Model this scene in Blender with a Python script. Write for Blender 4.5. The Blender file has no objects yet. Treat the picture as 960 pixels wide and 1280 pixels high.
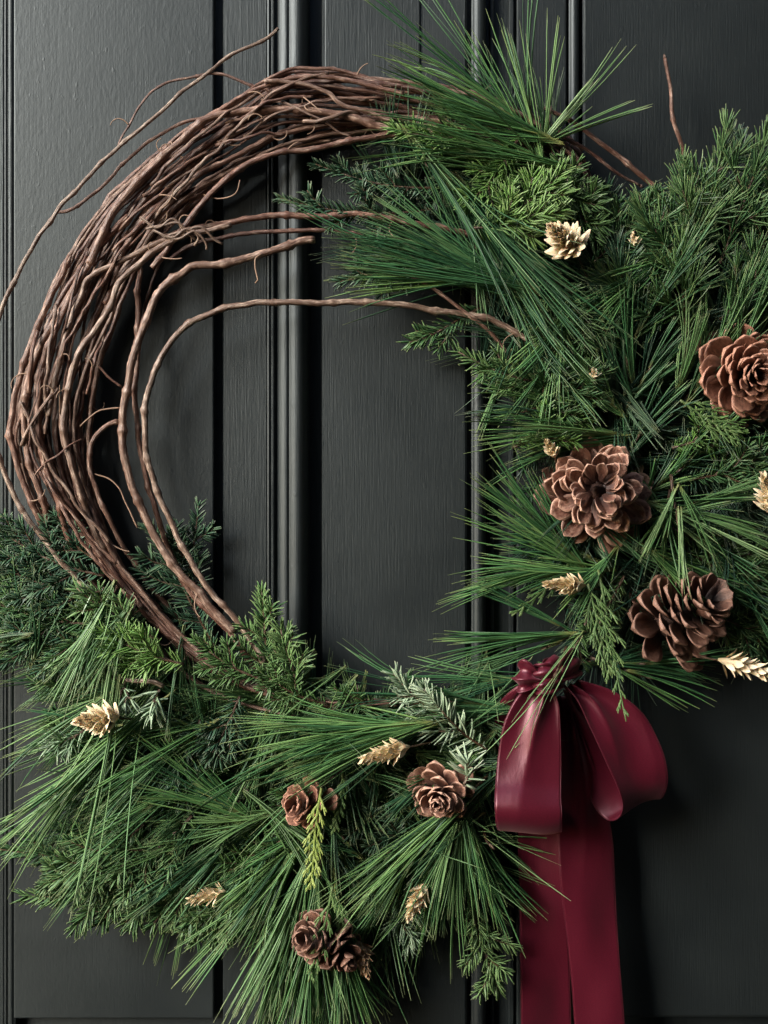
import bpy, math, random
import numpy as np
from mathutils import Vector, Matrix, Quaternion

S = 0.0006            # metres per photo pixel on the door's face
CAMD = 0.8            # camera distance
Z0 = 1.5
rng = np.random.default_rng(7)
random.seed(7)
sc = bpy.context.scene
COL = sc.collection

# ------------------------------------------------------------------ camera, light
cam = bpy.data.cameras.new("camera")
co = bpy.data.objects.new("camera", cam); COL.objects.link(co)
co.location = (0, -CAMD, Z0); co.rotation_euler = (math.radians(90), 0, 0)
cam.sensor_fit = 'VERTICAL'
cam.angle = 2 * math.atan(640 * S / CAMD)
cam.clip_start = 0.05; cam.clip_end = 200
sc.camera = co

SUN_DIR = Vector((-0.78, -0.62, 0.52)).normalized()
elev = math.asin(SUN_DIR.z); rot = math.atan2(SUN_DIR.x, SUN_DIR.y)
w = bpy.data.worlds.new("World"); sc.world = w; w.use_nodes = True
wt = w.node_tree; bg = wt.nodes['Background']
sky = wt.nodes.new('ShaderNodeTexSky'); sky.sky_type = 'NISHITA'; sky.sun_disc = False
sky.sun_elevation = elev; sky.sun_rotation = rot % (2 * math.pi)
sky.dust_density = 2.5; sky.ozone_density = 0.6; sky.air_density = 1.0
wt.links.new(sky.outputs[0], bg.inputs[0]); bg.inputs[1].default_value = 0.08
sl = bpy.data.lights.new("sun", 'SUN'); sl.energy = 1.35; sl.angle = math.radians(32); sl.color = (1, 0.985, 0.965)
so = bpy.data.objects.new("sun", sl); COL.objects.link(so)
so.rotation_euler = (-SUN_DIR).to_track_quat('-Z', 'Y').to_euler()
sc.view_settings.view_transform = 'Standard'; sc.view_settings.look = 'None'
sc.view_settings.exposure = 1.84; sc.view_settings.gamma = 1
sc.view_settings.use_curve_mapping = False
sc.render.engine = 'CYCLES'
sc.cycles.max_bounces = 5; sc.cycles.diffuse_bounces = 3; sc.cycles.glossy_bounces = 2
sc.cycles.transmission_bounces = 2; sc.cycles.sample_clamp_indirect = 4

# ------------------------------------------------------------------ helpers
def W(px, py, h=0.0):
    k = 1 - h * S / CAMD
    return np.array([(px - 480) * S * k, -h * S, Z0 - (py - 640) * S * k])
def Wn(a):
    a = np.asarray(a, float); k = 1 - a[:, 2] * S / CAMD
    return np.stack([(a[:, 0] - 480) * S * k, -a[:, 2] * S, Z0 - (a[:, 1] - 640) * S * k], 1)
def V3(dx, dy, dh):   # a direction given as picture right, picture down, towards the viewer (pixels)
    return np.array([dx * S, -dh * S, -dy * S])
def unit(v):
    v = np.asarray(v, float); return v / (np.linalg.norm(v, axis=-1, keepdims=True) + 1e-12)

def link(name, data, parent=None, kind=None):
    o = bpy.data.objects.new(name, data); COL.objects.link(o)
    if parent is not None: o.parent = parent
    if kind: o['kind'] = kind
    return o
def thing(name, label, cat, loc, group=None):
    o = link(name, None); o.location = Vector(loc); o.empty_display_size = 0.01
    o['label'] = label; o['category'] = cat
    if group: o['group'] = group
    return o
def mesh_np(name, V, F, mat, attrs=None, smooth=True, origin=None):
    V = np.asarray(V, np.float32)
    if origin is not None: V = V - np.asarray(origin, np.float32)
    F = np.asarray(F, np.int32)
    me = bpy.data.meshes.new(name)
    me.vertices.add(len(V)); me.vertices.foreach_set('co', V.ravel())
    k = F.shape[1]
    me.loops.add(F.size); me.loops.foreach_set('vertex_index', F.ravel())
    me.polygons.add(len(F)); me.polygons.foreach_set('loop_start', np.arange(0, F.size, k, dtype=np.int32))
    me.polygons.foreach_set('use_smooth', np.full(len(F), smooth, bool))
    for n, a in (attrs or {}).items():
        a = np.asarray(a, np.float32)
        if a.ndim == 1:
            at = me.attributes.new(n, 'FLOAT', 'POINT'); at.data.foreach_set('value', a)
        else:
            at = me.attributes.new(n, 'FLOAT_VECTOR', 'POINT'); at.data.foreach_set('vector', a.ravel())
    me.update(calc_edges=True); me.validate()
    me.materials.append(mat)
    return me
def catmull(P, step):
    P = np.asarray(P, float)
    Q = np.vstack([2 * P[0] - P[1], P, 2 * P[-1] - P[-2]])
    out = []
    for i in range(1, len(Q) - 2):
        p0, p1, p2, p3 = Q[i - 1:i + 3]
        n = max(1, int(np.linalg.norm(p2[:3] - p1[:3]) / step))
        t = (np.arange(n) / n)[:, None]
        out.append(0.5 * (2 * p1 + (p2 - p0) * t + (2 * p0 - 5 * p1 + 4 * p2 - p3) * t * t + (3 * p1 - p0 - 3 * p2 + p3) * t ** 3))
    out.append(P[-1:])
    return np.vstack(out)
def tube(P, R, n=8, cap=True, flat=1.0, tint=0.5):
    """P world points (m,3), R radii (m,) in metres -> verts, quads, attrs"""
    P = np.asarray(P, float); m = len(P); R = np.broadcast_to(np.asarray(R, float), (m,))
    T = unit(np.gradient(P, axis=0))
    a = np.cross(T, np.array([0.03, 1, 0.02])); bad = np.linalg.norm(a, axis=1) < .12
    if bad.any(): a[bad] = np.cross(T[bad], np.array([1, 0, 0.1]))
    a = unit(a); b = np.cross(a, T)
    th = np.arange(n) * 2 * math.pi / n
    V = P[:, None] + R[:, None, None] * (np.cos(th)[None, :, None] * a[:, None] + flat * np.sin(th)[None, :, None] * b[:, None])
    if cap:
        V = np.concatenate([np.repeat(P[:1, None], n, 1), V, np.repeat(P[-1:, None], n, 1)]); 
        m2 = m + 2
    else: m2 = m
    V = V.reshape(-1, 3)
    i = np.arange(m2 - 1)[:, None] * n; j = np.arange(n)[None]
    j2 = (j + 1) % n
    F = np.stack([i + j, i + j2, i + n + j2, i + n + j], -1).reshape(-1, 4)
    s = np.concatenate([[0], np.cumsum(np.linalg.norm(np.diff(P, axis=0), axis=1))])
    if cap: s = np.concatenate([[s[0]], s, [s[-1]]])
    tuv = np.stack([np.tile(np.cos(th), m2), np.tile(np.sin(th), m2), np.repeat(s * 100, n)], 1)
    return V, F, {'tuv': tuv, 'along': np.repeat(s / max(s[-1], 1e-9), n), 'tint': np.full(len(V), tint)}
def merge(parts):
    Vs, Fs, A = [], [], {}
    off = 0
    keys = set(parts[0][2].keys())
    for p in parts: keys &= set(p[2].keys())
    for V, F, a in parts:
        Vs.append(V); Fs.append(F + off); off += len(V)
        for k in keys: A.setdefault(k, []).append(a[k])
    return np.concatenate(Vs), np.concatenate(Fs), {k: np.concatenate(v) for k, v in A.items()}

def smooth_noise(x, seed, octaves=1):
    r = np.random.default_rng(seed); out = np.zeros_like(x, float); amp = 1
    for o in range(octaves):
        k = 2 ** o
        for q in range(3):
            out += amp * r.uniform(.3, 1) * np.sin(x * k * r.uniform(.6, 1.6) * 2 * math.pi + r.uniform(0, 6.28)) / 2.2
        amp *= .5
    return out

# ------------------------------------------------------------------ materials
def newmat(name):
    m = bpy.data.materials.new(name); m.use_nodes = True
    nt = m.node_tree; b = nt.nodes['Principled BSDF']
    return m, nt, b
def N(nt, t, **kw):
    n = nt.nodes.new(t)
    for k, v in kw.items(): setattr(n, k, v)
    return n
def ramp(nt, stops, fac):
    r = N(nt, 'ShaderNodeValToRGB'); e = r.color_ramp.elements
    while len(e) < len(stops): e.new(0.5)
    for el, (p, c) in zip(e, stops): el.position = p; el.color = (*c, 1)
    nt.links.new(fac, r.inputs[0]); return r.outputs[0]
def noise(nt, vec, scale, detail=3, rough=.5):
    n = N(nt, 'ShaderNodeTexNoise'); n.inputs['Scale'].default_value = scale
    n.inputs['Detail'].default_value = detail; n.inputs['Roughness'].default_value = rough
    if vec is not None: nt.links.new(vec, n.inputs['Vector'])
    return n.outputs[0]
def mapping(nt, vec, sc_=(1, 1, 1), loc=(0, 0, 0)):
    m = N(nt, 'ShaderNodeMapping'); m.inputs['Scale'].default_value = sc_; m.inputs['Location'].default_value = loc
    nt.links.new(vec, m.inputs[0]); return m.outputs[0]
def math_(nt, op, a, b=None):
    m = N(nt, 'ShaderNodeMath', operation=op)
    for i, v in enumerate((a, b)):
        if v is None: continue
        if isinstance(v, (int, float)): m.inputs[i].default_value = v
        else: nt.links.new(v, m.inputs[i])
    return m.outputs[0]
def mixc(nt, fac, a, b, mode='MIX'):
    m = N(nt, 'ShaderNodeMix', data_type='RGBA', blend_type=mode)
    for i, v in ((0, fac), (6, a), (7, b)):
        if isinstance(v, (int, float)): m.inputs[i].default_value = v
        elif isinstance(v, tuple): m.inputs[i].default_value = (*v, 1)
        else: nt.links.new(v, m.inputs[i])
    return m.outputs[2]
def bump(nt, b, h, strength, dist):
    n = N(nt, 'ShaderNodeBump'); n.inputs['Strength'].default_value = strength; n.inputs['Distance'].default_value = dist
    nt.links.new(h, n.inputs['Height']); nt.links.new(n.outputs[0], b.inputs['Normal']); return n

def paint_mat(name, grain, peel):
    m, nt, b = newmat(name)
    g = N(nt, 'ShaderNodeNewGeometry').outputs['Position']
    brush = noise(nt, mapping(nt, g, (900, 900, 32)), 1, 3, .6)
    fine = noise(nt, mapping(nt, g, (420, 420, 150)), 1, 3, .55)
    blot = noise(nt, g, 9, 3, .6)
    big = noise(nt, mapping(nt, g, (120, 120, 90)), 1, 3, .7)
    col = mixc(nt, ramp(nt, [(.3, (0, 0, 0)), (.7, (1, 1, 1))], blot), (0.0062, 0.0090, 0.0098), (0.0125, 0.0165, 0.0170))
    nt.links.new(col, b.inputs['Base Color'])
    rr = N(nt, 'ShaderNodeMapRange'); nt.links.new(blot, rr.inputs[0]); rr.inputs[1].default_value = .3; rr.inputs[2].default_value = .7
    rr.inputs[3].default_value = .47; rr.inputs[4].default_value = .54
    nt.links.new(rr.outputs[0], b.inputs['Roughness'])
    h = math_(nt, 'ADD', math_(nt, 'MULTIPLY', brush, grain), math_(nt, 'ADD', math_(nt, 'MULTIPLY', fine, peel), math_(nt, 'MULTIPLY', big, peel * 1.2)))
    nib = ramp(nt, [(.66, (0, 0, 0)), (.74, (1, 1, 1))], noise(nt, mapping(nt, g, (210, 210, 120)), 1, 2, .5))
    h = math_(nt, 'ADD', h, math_(nt, 'MULTIPLY', nib, .22))
    bump(nt, b, h, 0.55, 0.0006)
    b.inputs['Specular IOR Level'].default_value = 0.72
    b.inputs['Specular Tint'].default_value = (.84, .955, 1, 1)
    return m
M_door = paint_mat('door_paint', .75, .2)
M_panel = paint_mat('panel_paint', .22, .38)

def bark_mat(name, c1, c2, c3):
    m, nt, b = newmat(name)
    a = N(nt, 'ShaderNodeAttribute', attribute_name='tuv').outputs['Vector']
    ti = N(nt, 'ShaderNodeAttribute', attribute_name='tint').outputs['Fac']
    fib = noise(nt, mapping(nt, a, (.62, .62, .30)), 1.6, 4, .65)
    fine = noise(nt, mapping(nt, a, (1.3, 1.3, .9)), 1.6, 3, .7)
    nv_ = N(nt, 'ShaderNodeAttribute', attribute_name='nodev').outputs['Fac']
    blotch = noise(nt, mapping(nt, a, (.3, .3, .5)), 1.5, 4, .65)
    base = ramp(nt, [(0, c1), (.5, c2), (1, c3)], ti)
    dark = mixc(nt, 1.0, base, (.26, .20, .18), 'MULTIPLY')
    pale = mixc(nt, .6, base, (.62, .50, .41))
    f2 = ramp(nt, [(.50, (0, 0, 0)), (.62, (1, 1, 1))], blotch)
    f1 = ramp(nt, [(.44, (1, 1, 1)), (.54, (0, 0, 0))], fib)
    f3 = ramp(nt, [(.40, (1, 1, 1)), (.60, (0, 0, 0))], fine)
    bl2 = noise(nt, mapping(nt, a, (.25, .25, .9), (3, 5, 1)), 1.3, 3, .6)
    f4 = ramp(nt, [(.42, (1, 1, 1)), (.52, (0, 0, 0))], bl2)
    col = mixc(nt, f2, base, pale); col = mixc(nt, math_(nt, 'MULTIPLY', f4, .7), col, dark); col = mixc(nt, math_(nt, 'MULTIPLY', f1, .95), col, dark)
    col = mixc(nt, math_(nt, 'MULTIPLY', f3, .75), col, dark)
    col = mixc(nt, math_(nt, 'MULTIPLY', nv_, .7), col, dark)
    nt.links.new(col, b.inputs['Base Color'])
    b.inputs['Roughness'].default_value = .42
    bump(nt, b, math_(nt, 'ADD', fib, math_(nt, 'MULTIPLY', fine, .5)), .9, 0.0011)
    return m
M_bark = bark_mat('vine_bark', (.12, .056, .044), (.38, .225, .170), (.48, .40, .32))
M_twig = bark_mat('twig_bark', (.10, .055, .03), (.15, .085, .045), (.20, .14, .08))
m, nt, b = newmat('tendril'); M_tendril = m
b.inputs['Base Color'].default_value = (.26, .17, .115, 1); b.inputs['Roughness'].default_value = .6
m, nt, b = newmat('cut_wood'); M_cut = m
b.inputs['Base Color'].default_value = (.36, .26, .16, 1); b.inputs['Roughness'].default_value = .8

def green_mat(name, c0, c1, c2, base_c, tip_c, rough=.42, trans=.12):
    m, nt, b = newmat(name)
    ti = N(nt, 'ShaderNodeAttribute', attribute_name='tint').outputs['Fac']
    al = N(nt, 'ShaderNodeAttribute', attribute_name='along').outputs['Fac']
    col = ramp(nt, [(0, c0), (.5, c1), (1, c2)], ti)
    col = mixc(nt, ramp(nt, [(0, (1, 1, 1)), (.16, (0, 0, 0))], al), col, base_c)
    col = mixc(nt, ramp(nt, [(.86, (0, 0, 0)), (1, (.7, .7, .7))], al), col, tip_c)
    nt.links.new(col, b.inputs['Base Color'])
    b.inputs['Roughness'].default_value = rough
    b.inputs['Specular IOR Level'].default_value = .5
    tr = N(nt, 'ShaderNodeBsdfTranslucent'); nt.links.new(col, tr.inputs[0])
    mx = N(nt, 'ShaderNodeMixShader'); mx.inputs[0].default_value = trans
    nt.links.new(b.outputs[0], mx.inputs[1]); nt.links.new(tr.outputs[0], mx.inputs[2])
    nt.links.new(mx.outputs[0], nt.nodes['Material Output'].inputs[0])
    return m
G = {
 'pine':  green_mat('pine_needle', (0.032, 0.105, 0.046), (0.079, 0.210, 0.066), (0.192, 0.354, 0.116), (0.243, 0.253, 0.083), (0.296, 0.337, 0.150)),
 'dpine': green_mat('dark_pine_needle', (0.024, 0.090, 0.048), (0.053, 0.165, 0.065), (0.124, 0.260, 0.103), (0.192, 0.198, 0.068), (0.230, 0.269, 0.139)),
 'bpine': green_mat('bright_pine_needle', (0.069, 0.169, 0.058), (0.140, 0.282, 0.102), (0.265, 0.422, 0.189), (0.222, 0.253, 0.087), (0.362, 0.394, 0.220)),
 'fir':   green_mat('fir_needle', (0.029, 0.090, 0.042), (0.069, 0.169, 0.063), (0.161, 0.285, 0.104), (0.161, 0.190, 0.063), (0.281, 0.328, 0.144)),
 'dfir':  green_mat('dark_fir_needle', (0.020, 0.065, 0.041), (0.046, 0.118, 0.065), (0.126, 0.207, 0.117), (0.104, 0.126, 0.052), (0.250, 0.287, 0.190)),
 'bfir':  green_mat('bright_fir_needle', (0.078, 0.186, 0.045), (0.156, 0.315, 0.075), (0.284, 0.450, 0.166), (0.199, 0.269, 0.075), (0.342, 0.450, 0.210)),
 'sfir':  green_mat('silver_fir_needle', (0.209, 0.337, 0.196), (0.404, 0.542, 0.365), (0.600, 0.732, 0.533), (0.223, 0.293, 0.141), (0.628, 0.732, 0.533)),
 'olive': green_mat('olive_needle', (0.035, 0.092, 0.028), (0.076, 0.163, 0.048), (0.131, 0.243, 0.086), (0.120, 0.163, 0.062), (0.170, 0.257, 0.126)),
 'cedar': green_mat('cedar_frond', (0.171, 0.256, 0.044), (0.300, 0.408, 0.093), (0.429, 0.531, 0.161), (0.214, 0.266, 0.062), (0.483, 0.510, 0.199), .5, .2),
 'dcedar': green_mat('green_cedar_frond', (0.055, 0.129, 0.040), (0.111, 0.209, 0.065), (0.185, 0.299, 0.105), (0.130, 0.179, 0.065), (0.223, 0.299, 0.118), .5, .2),
}
def cone_mat(name, ca, cb, tip):
    m, nt, b = newmat(name)
    al = N(nt, 'ShaderNodeAttribute', attribute_name='along').outputs['Fac']
    rnd = N(nt, 'ShaderNodeObjectInfo').outputs['Random']
    tc = N(nt, 'ShaderNodeTexCoord').outputs['Object']
    ed = N(nt, 'ShaderNodeAttribute', attribute_name='edge').outputs['Fac']
    off = N(nt, 'ShaderNodeCombineXYZ'); nt.links.new(math_(nt, 'MULTIPLY', rnd, 7), off.inputs[0]); nt.links.new(math_(nt, 'MULTIPLY', rnd, 3), off.inputs[1])
    va = N(nt, 'ShaderNodeVectorMath', operation='ADD'); nt.links.new(tc, va.inputs[0]); nt.links.new(off.outputs[0], va.inputs[1])
    n1 = noise(nt, mapping(nt, va.outputs[0], (130, 700, 300)), 1, 5, .7); n2 = noise(nt, va.outputs[0], 260, 4, .7)
    col = mixc(nt, rnd, ca, cb)
    col = mixc(nt, math_(nt, 'MULTIPLY', ramp(nt, [(.40, (1, 1, 1)), (.60, (0, 0, 0))], n1), .7), col, (.06, .028, .018))
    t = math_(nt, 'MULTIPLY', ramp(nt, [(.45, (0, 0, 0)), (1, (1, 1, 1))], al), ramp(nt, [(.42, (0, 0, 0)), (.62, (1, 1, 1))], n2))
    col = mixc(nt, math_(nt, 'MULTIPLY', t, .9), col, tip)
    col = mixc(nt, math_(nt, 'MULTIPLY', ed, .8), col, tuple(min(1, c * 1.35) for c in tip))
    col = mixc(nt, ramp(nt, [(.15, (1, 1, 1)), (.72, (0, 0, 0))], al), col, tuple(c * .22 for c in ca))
    nt.links.new(col, b.inputs['Base Color']); b.inputs['Roughness'].default_value = .52
    bump(nt, b, n1, .7, .0006)
    return m
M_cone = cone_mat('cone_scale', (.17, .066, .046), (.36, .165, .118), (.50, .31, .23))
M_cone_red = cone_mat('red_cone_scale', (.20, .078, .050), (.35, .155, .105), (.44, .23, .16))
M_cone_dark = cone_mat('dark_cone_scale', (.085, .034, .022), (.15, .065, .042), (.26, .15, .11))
m, nt, b = newmat('cone_core'); M_core = m
b.inputs['Base Color'].default_value = (.05, .022, .014, 1); b.inputs['Roughness'].default_value = .8
def bract_mat(name, ca, cb):
    m, nt, b = newmat(name)
    al = N(nt, 'ShaderNodeAttribute', attribute_name='along').outputs['Fac']
    rnd = N(nt, 'ShaderNodeObjectInfo').outputs['Random']
    tc = N(nt, 'ShaderNodeTexCoord').outputs['Object']
    col = mixc(nt, rnd, ca, cb)
    n1 = noise(nt, mapping(nt, tc, (150, 1500, 300)), 1, 2, .6)
    col = mixc(nt, math_(nt, 'MULTIPLY', n1, .25), col, (.62, .48, .31))
    col = mixc(nt, ramp(nt, [(0, (1, 1, 1)), (.35, (0, 0, 0))], al), col, (.55, .44, .26))
    nt.links.new(col, b.inputs['Base Color']); b.inputs['Roughness'].default_value = .75
    b.inputs['Subsurface Weight'].default_value = .15; b.inputs['Subsurface Scale'].default_value = .002
    bump(nt, b, n1, .4, .0003)
    return m
M_bract = bract_mat('dried_bract', (.84, .70, .47), (.93, .82, .62))
M_bract_tan = bract_mat('tan_bract', (.68, .55, .34), (.86, .74, .52))
M_bract_brown = bract_mat('brown_bract', (.24, .15, .08), (.40, .26, .15))

def satin():
    m, nt, b = newmat('burgundy_satin')
    tc = N(nt, 'ShaderNodeAttribute', attribute_name='rib').outputs['Vector']
    wv = noise(nt, mapping(nt, tc, (30, 75, 1)), 1, 2, .8)
    n2 = noise(nt, mapping(nt, tc, (9, 5, 1)), 1, 3, .5)
    col = mixc(nt, n2, (.048, .0024, .0082), (.068, .0038, .0120))
    col = mixc(nt, math_(nt, 'MULTIPLY', ramp(nt, [(.35, (0, 0, 0)), (.65, (1, 1, 1))], wv), .45), col, (.125, .010, .026))
    nt.links.new(col, b.inputs['Base Color'])
    b.inputs['Roughness'].default_value = .37
    b.inputs['Specular IOR Level'].default_value = .75
    b.inputs['Specular Tint'].default_value = (1, .62, .70, 1)
    b.inputs['Sheen Weight'].default_value = .25; b.inputs['Sheen Tint'].default_value = (.9, .45, .55, 1)
    b.inputs['Sheen Roughness'].default_value = .4
    h = math_(nt, 'ADD', math_(nt, 'MULTIPLY', wv, .35), math_(nt, 'MULTIPLY', n2, 1.0))
    bump(nt, b, h, .22, .0008)
    return m
M_satin = satin()

# ------------------------------------------------------------------ the door
def extrude_profile(pts, y0, y1, ny=1):
    """pts: (px, h) across; swept down the door from photo row y0 to y1, with return sides"""
    pts = np.asarray(pts, float); n = len(pts)
    ys = np.linspace(y0, y1, ny + 1)
    V = np.array([[(p[0] - 480) * S, -p[1] * S, Z0 - (y - 640) * S] for y in ys for p in pts])
    i = np.arange(ny)[:, None] * n; j = np.arange(n - 1)[None]
    F = np.stack([i + j, i + n + j, i + n + j + 1, i + j + 1], -1).reshape(-1, 4)
    return V, F
def arc(x0, x1, hb, ht, n=8):
    t = np.linspace(math.pi, 0, n)
    return [((x0 + x1) / 2 + math.cos(a) * (x1 - x0) / 2, hb + math.sin(a) * (ht - hb)) for a in t]
door = thing('door', 'dark charcoal painted panelled door behind the wreath', 'door', (0, 0, Z0 - 1.5))
dorg = np.array([0, 0, 0.0])
def dpart(name, pts, y0=-1500, y1=3100, mat=M_door, smooth=False, label=None):
    V, F = extrude_profile(pts, y0, y1)
    o = link(name, mesh_np(name, V, F, mat, smooth=smooth, origin=(0, 0, 0)), door)
    if label: o['label'] = label
    return o
def bev_board(name, x0, x1, y0, y1, hf, hb, bw, mat, label=None):
    """flat board with chamfered edges"""
    def R(x0, x1, y0, y1, h): return [((x - 480) * S, -h * S, Z0 - (y - 640) * S) for x, y in ((x0, y0), (x1, y0), (x1, y1), (x0, y1))]
    rings = [R(x0, x1, y0, y1, hb), R(x0, x1, y0, y1, hf - bw * .8), R(x0 + bw * .3, x1 - bw * .3, y0 + bw * .3, y1 - bw * .3, hf - bw * .25), R(x0 + bw, x1 - bw, y0 + bw, y1 - bw, hf)]
    V = np.array(sum(rings, [])); F = []
    for k in range(len(rings) - 1):
        for j in range(4):
            F.append((k * 4 + j, k * 4 + (j + 1) % 4, (k + 1) * 4 + (j + 1) % 4, (k + 1) * 4 + j))
    k = len(rings) - 1; F.append((k * 4, k * 4 + 1, k * 4 + 2, k * 4 + 3))
    o = link(name, mesh_np(name, V, F, mat, smooth=False), door)
    if label: o['label'] = label
    return o
# backing slab (thick) so that nothing is paper thin
def slab():
    x0, x1, y0, y1 = -900, 1900, -1500, 3100
    f, bk = -16, -75
    P = lambda x, h, y: ((x - 480) * S, -h * S, Z0 - (y - 640) * S)
    V = [P(x, h, y) for h in (f, bk) for x, y in ((x0, y0), (x1, y0), (x1, y1), (x0, y1))]
    F = [(0, 3, 2, 1), (4, 5, 6, 7), (0, 1, 5, 4), (1, 2, 6, 5), (2, 3, 7, 6), (3, 0, 4, 7)]
    link('core_board', mesh_np('core_board', V, F, M_door, smooth=False), door)
slab()
dpart('outer_stile', [(-900, -16), (-900, 2), (4, 2), (4.8, 1.8), (5.5, .9), (5.51, -16)])
dpart('panel_moulding', [(5.52, -16), (5.53, .7)] + arc(6, 8.6, 1.2, 1.8, 5) + [(9.2, .0), (10.2, .0)] + arc(10.8, 15.6, .6, 1.4, 6) + [(16.4, .0), (17.3, -.4), (19, -1.3), (19.1, -16)], smooth=False)
bev_board('raised_panel', 17.5, 267, -1400, 1273, .6, -16, 1.6, M_panel, 'broad raised panel filling the left of the door')
dpart('centre_stile', [(278, -16), (278.5, -2), (280, 1), (333, 1), (333.5, -16)])
dpart('bead_moulding', [(333.6, -16), (333.8, 0)] + arc(334, 338, .5, 3, 5) + [(338.4, .4)] + arc(338.8, 343.5, .5, 4, 6) + [(344, -1.5), (346, -1.5), (346.5, -16)])
dpart('astragal', [(346.8, -16), (347, 1), (348, 4), (350, 6.4), (353, 8.6), (356, 10), (358.5, 10.6), (360.5, 10.4), (361.5, 9), (362.5, 9), (364, 10.6), (367, 12.4), (370, 13.4), (373, 13.8), (376, 13.2), (379, 11.4), (382, 8), (384.5, 2), (386, -6), (386.5, -16)], smooth=True)
dpart('middle_board', [(402, -16), (402.4, -2), (404, 0), (581, 0), (583.5, -2), (584.5, -16)])
bev_board('upper_board', 406, 525, -1400, 150, 2.6, .6, 1.6, M_door)
dpart('round_bead', [(589.4, -16), (589.6, 2)] + arc(590.5, 606, 2, 9, 9) + [(607.5, -2), (608, -16)], smooth=True)
dpart('inner_fillet', [(613, -16), (613.3, -8), (614, -7), (617, -7), (618, -8), (618.5, -16)])
dpart('inner_fillet', [(637, -16), (637.3, -6), (638, -5), (642, -5), (642.5, -6), (643, -16)])
dpart('right_stile', [(646, -16), (646.5, -4), (648, -2), (707, -2), (708.5, -4), (709, -16)])
dpart('round_bead', [(711.4, -16), (711.6, 1)] + arc(712, 723.5, 1, 6.5, 8) + [(724.2, -16)], smooth=True)
bev_board('raised_panel', 727, 1700, -1400, 1273, 0, -16, 4.5, M_door, 'dark right panel beside the ribbon')
bev_board('bottom_rail', 17.5, 267, 1289, 3100, 1, -16, 4, M_door)
bev_board('bottom_rail', 727, 1700, 1289, 3100, 1, -16, 4, M_door)

# walls added out of view, right and in front, to shade the door's right
def box(name, x0, x1, y0, y1, z0, z1, mat):
    V = [(x, y, z) for x in (x0, x1) for y in (y0, y1) for z in (z0, z1)]
    F = [(0, 1, 3, 2), (4, 6, 7, 5), (0, 4, 5, 1), (2, 3, 7, 6), (0, 2, 6, 4), (1, 5, 7, 3)]
    o = link(name, mesh_np(name, V, F, mat, smooth=False)); o['kind'] = 'structure'; return o
m, nt, b = newmat('blocker_paint'); b.inputs['Base Color'].default_value = (.03, .032, .033, 1); b.inputs['Roughness'].default_value = .7
box('side_light_blocker', .50, .66, -1.05, -.002, -.1, 2.9, m)
box('front_light_blocker', -.84, .66, -1.20, -1.052, -.1, 2.9, m)  # unseen, added behind the camera to cut the sun off the right side
# ------------------------------------------------------------------ vines
wreath = thing('grapevine_wreath', 'bare brown twisted grapevine hoop hanging on the dark door', 'wreath', W(430, 505, 30))
WORG = np.array(wreath.location)
outer = [(760, 300), (730, 190), (640, 130), (545, 104), (470, 92), (400, 82), (350, 86), (300, 118), (240, 153), (190, 195), (140, 240), (95, 292), (62, 350), (38, 420), (22, 490), (17, 545), (30, 605), (62, 665), (105, 722), (160, 785), (215, 835), (270, 870), (380, 900), (520, 900)]
inner = [(700, 330), (650, 250), (590, 205), (540, 180), (490, 168), (430, 176), (375, 186), (322, 203), (272, 237), (232, 268), (198, 305), (166, 352), (145, 405), (126, 460), (116, 520), (115, 580), (126, 640), (152, 700), (192, 752), (240, 802), (300, 845), (370, 868), (450, 875), (540, 870)]
def resamp(P, n):
    P = catmull(np.array(P, float), 4); s = np.concatenate([[0], np.cumsum(np.linalg.norm(np.diff(P, axis=0), axis=1))])
    u = np.linspace(0, s[-1], n); return np.stack([np.interp(u, s, P[:, k]) for k in range(P.shape[1])], 1)
NP = 340
O_, I_ = resamp(outer, NP), resamp(inner, NP)
def node_bumps(n, step_px, r, seed, amt=.42):
    rr = np.random.default_rng(seed); R = np.ones(n)
    pos = rr.uniform(5, 40); idx = []
    while pos < n * step_px:
        i = pos / step_px; d = (np.arange(n) - i) * step_px
        R += amt * rr.uniform(.6, 1.2) * np.exp(-(d / (r * .95)) ** 2)
        idx.append(int(min(n - 1, i))); pos += rr.uniform(38, 95)
    return R, idx
def tendril_mesh(p, seed):
    rr = np.random.default_rng(seed)
    n = 26; L = rr.uniform(14, 34); a0 = rr.uniform(0, 6.28); curl = rr.uniform(-3.5, 3.5)
    ang = a0 + curl * np.linspace(0, 1, n) ** 1.3
    st = L / n
    x = np.cumsum(np.cos(ang)) * st; y = np.cumsum(np.sin(ang)) * st; h = np.cumsum(np.sin(ang * .7 + 1)) * st * .4
    P = p + np.stack([x * S, -np.abs(h) * S, -y * S], 1)
    return tube(P, np.linspace(1.0, .45, n) * S, 5, tint=.7)
vine_count = 0
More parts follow.
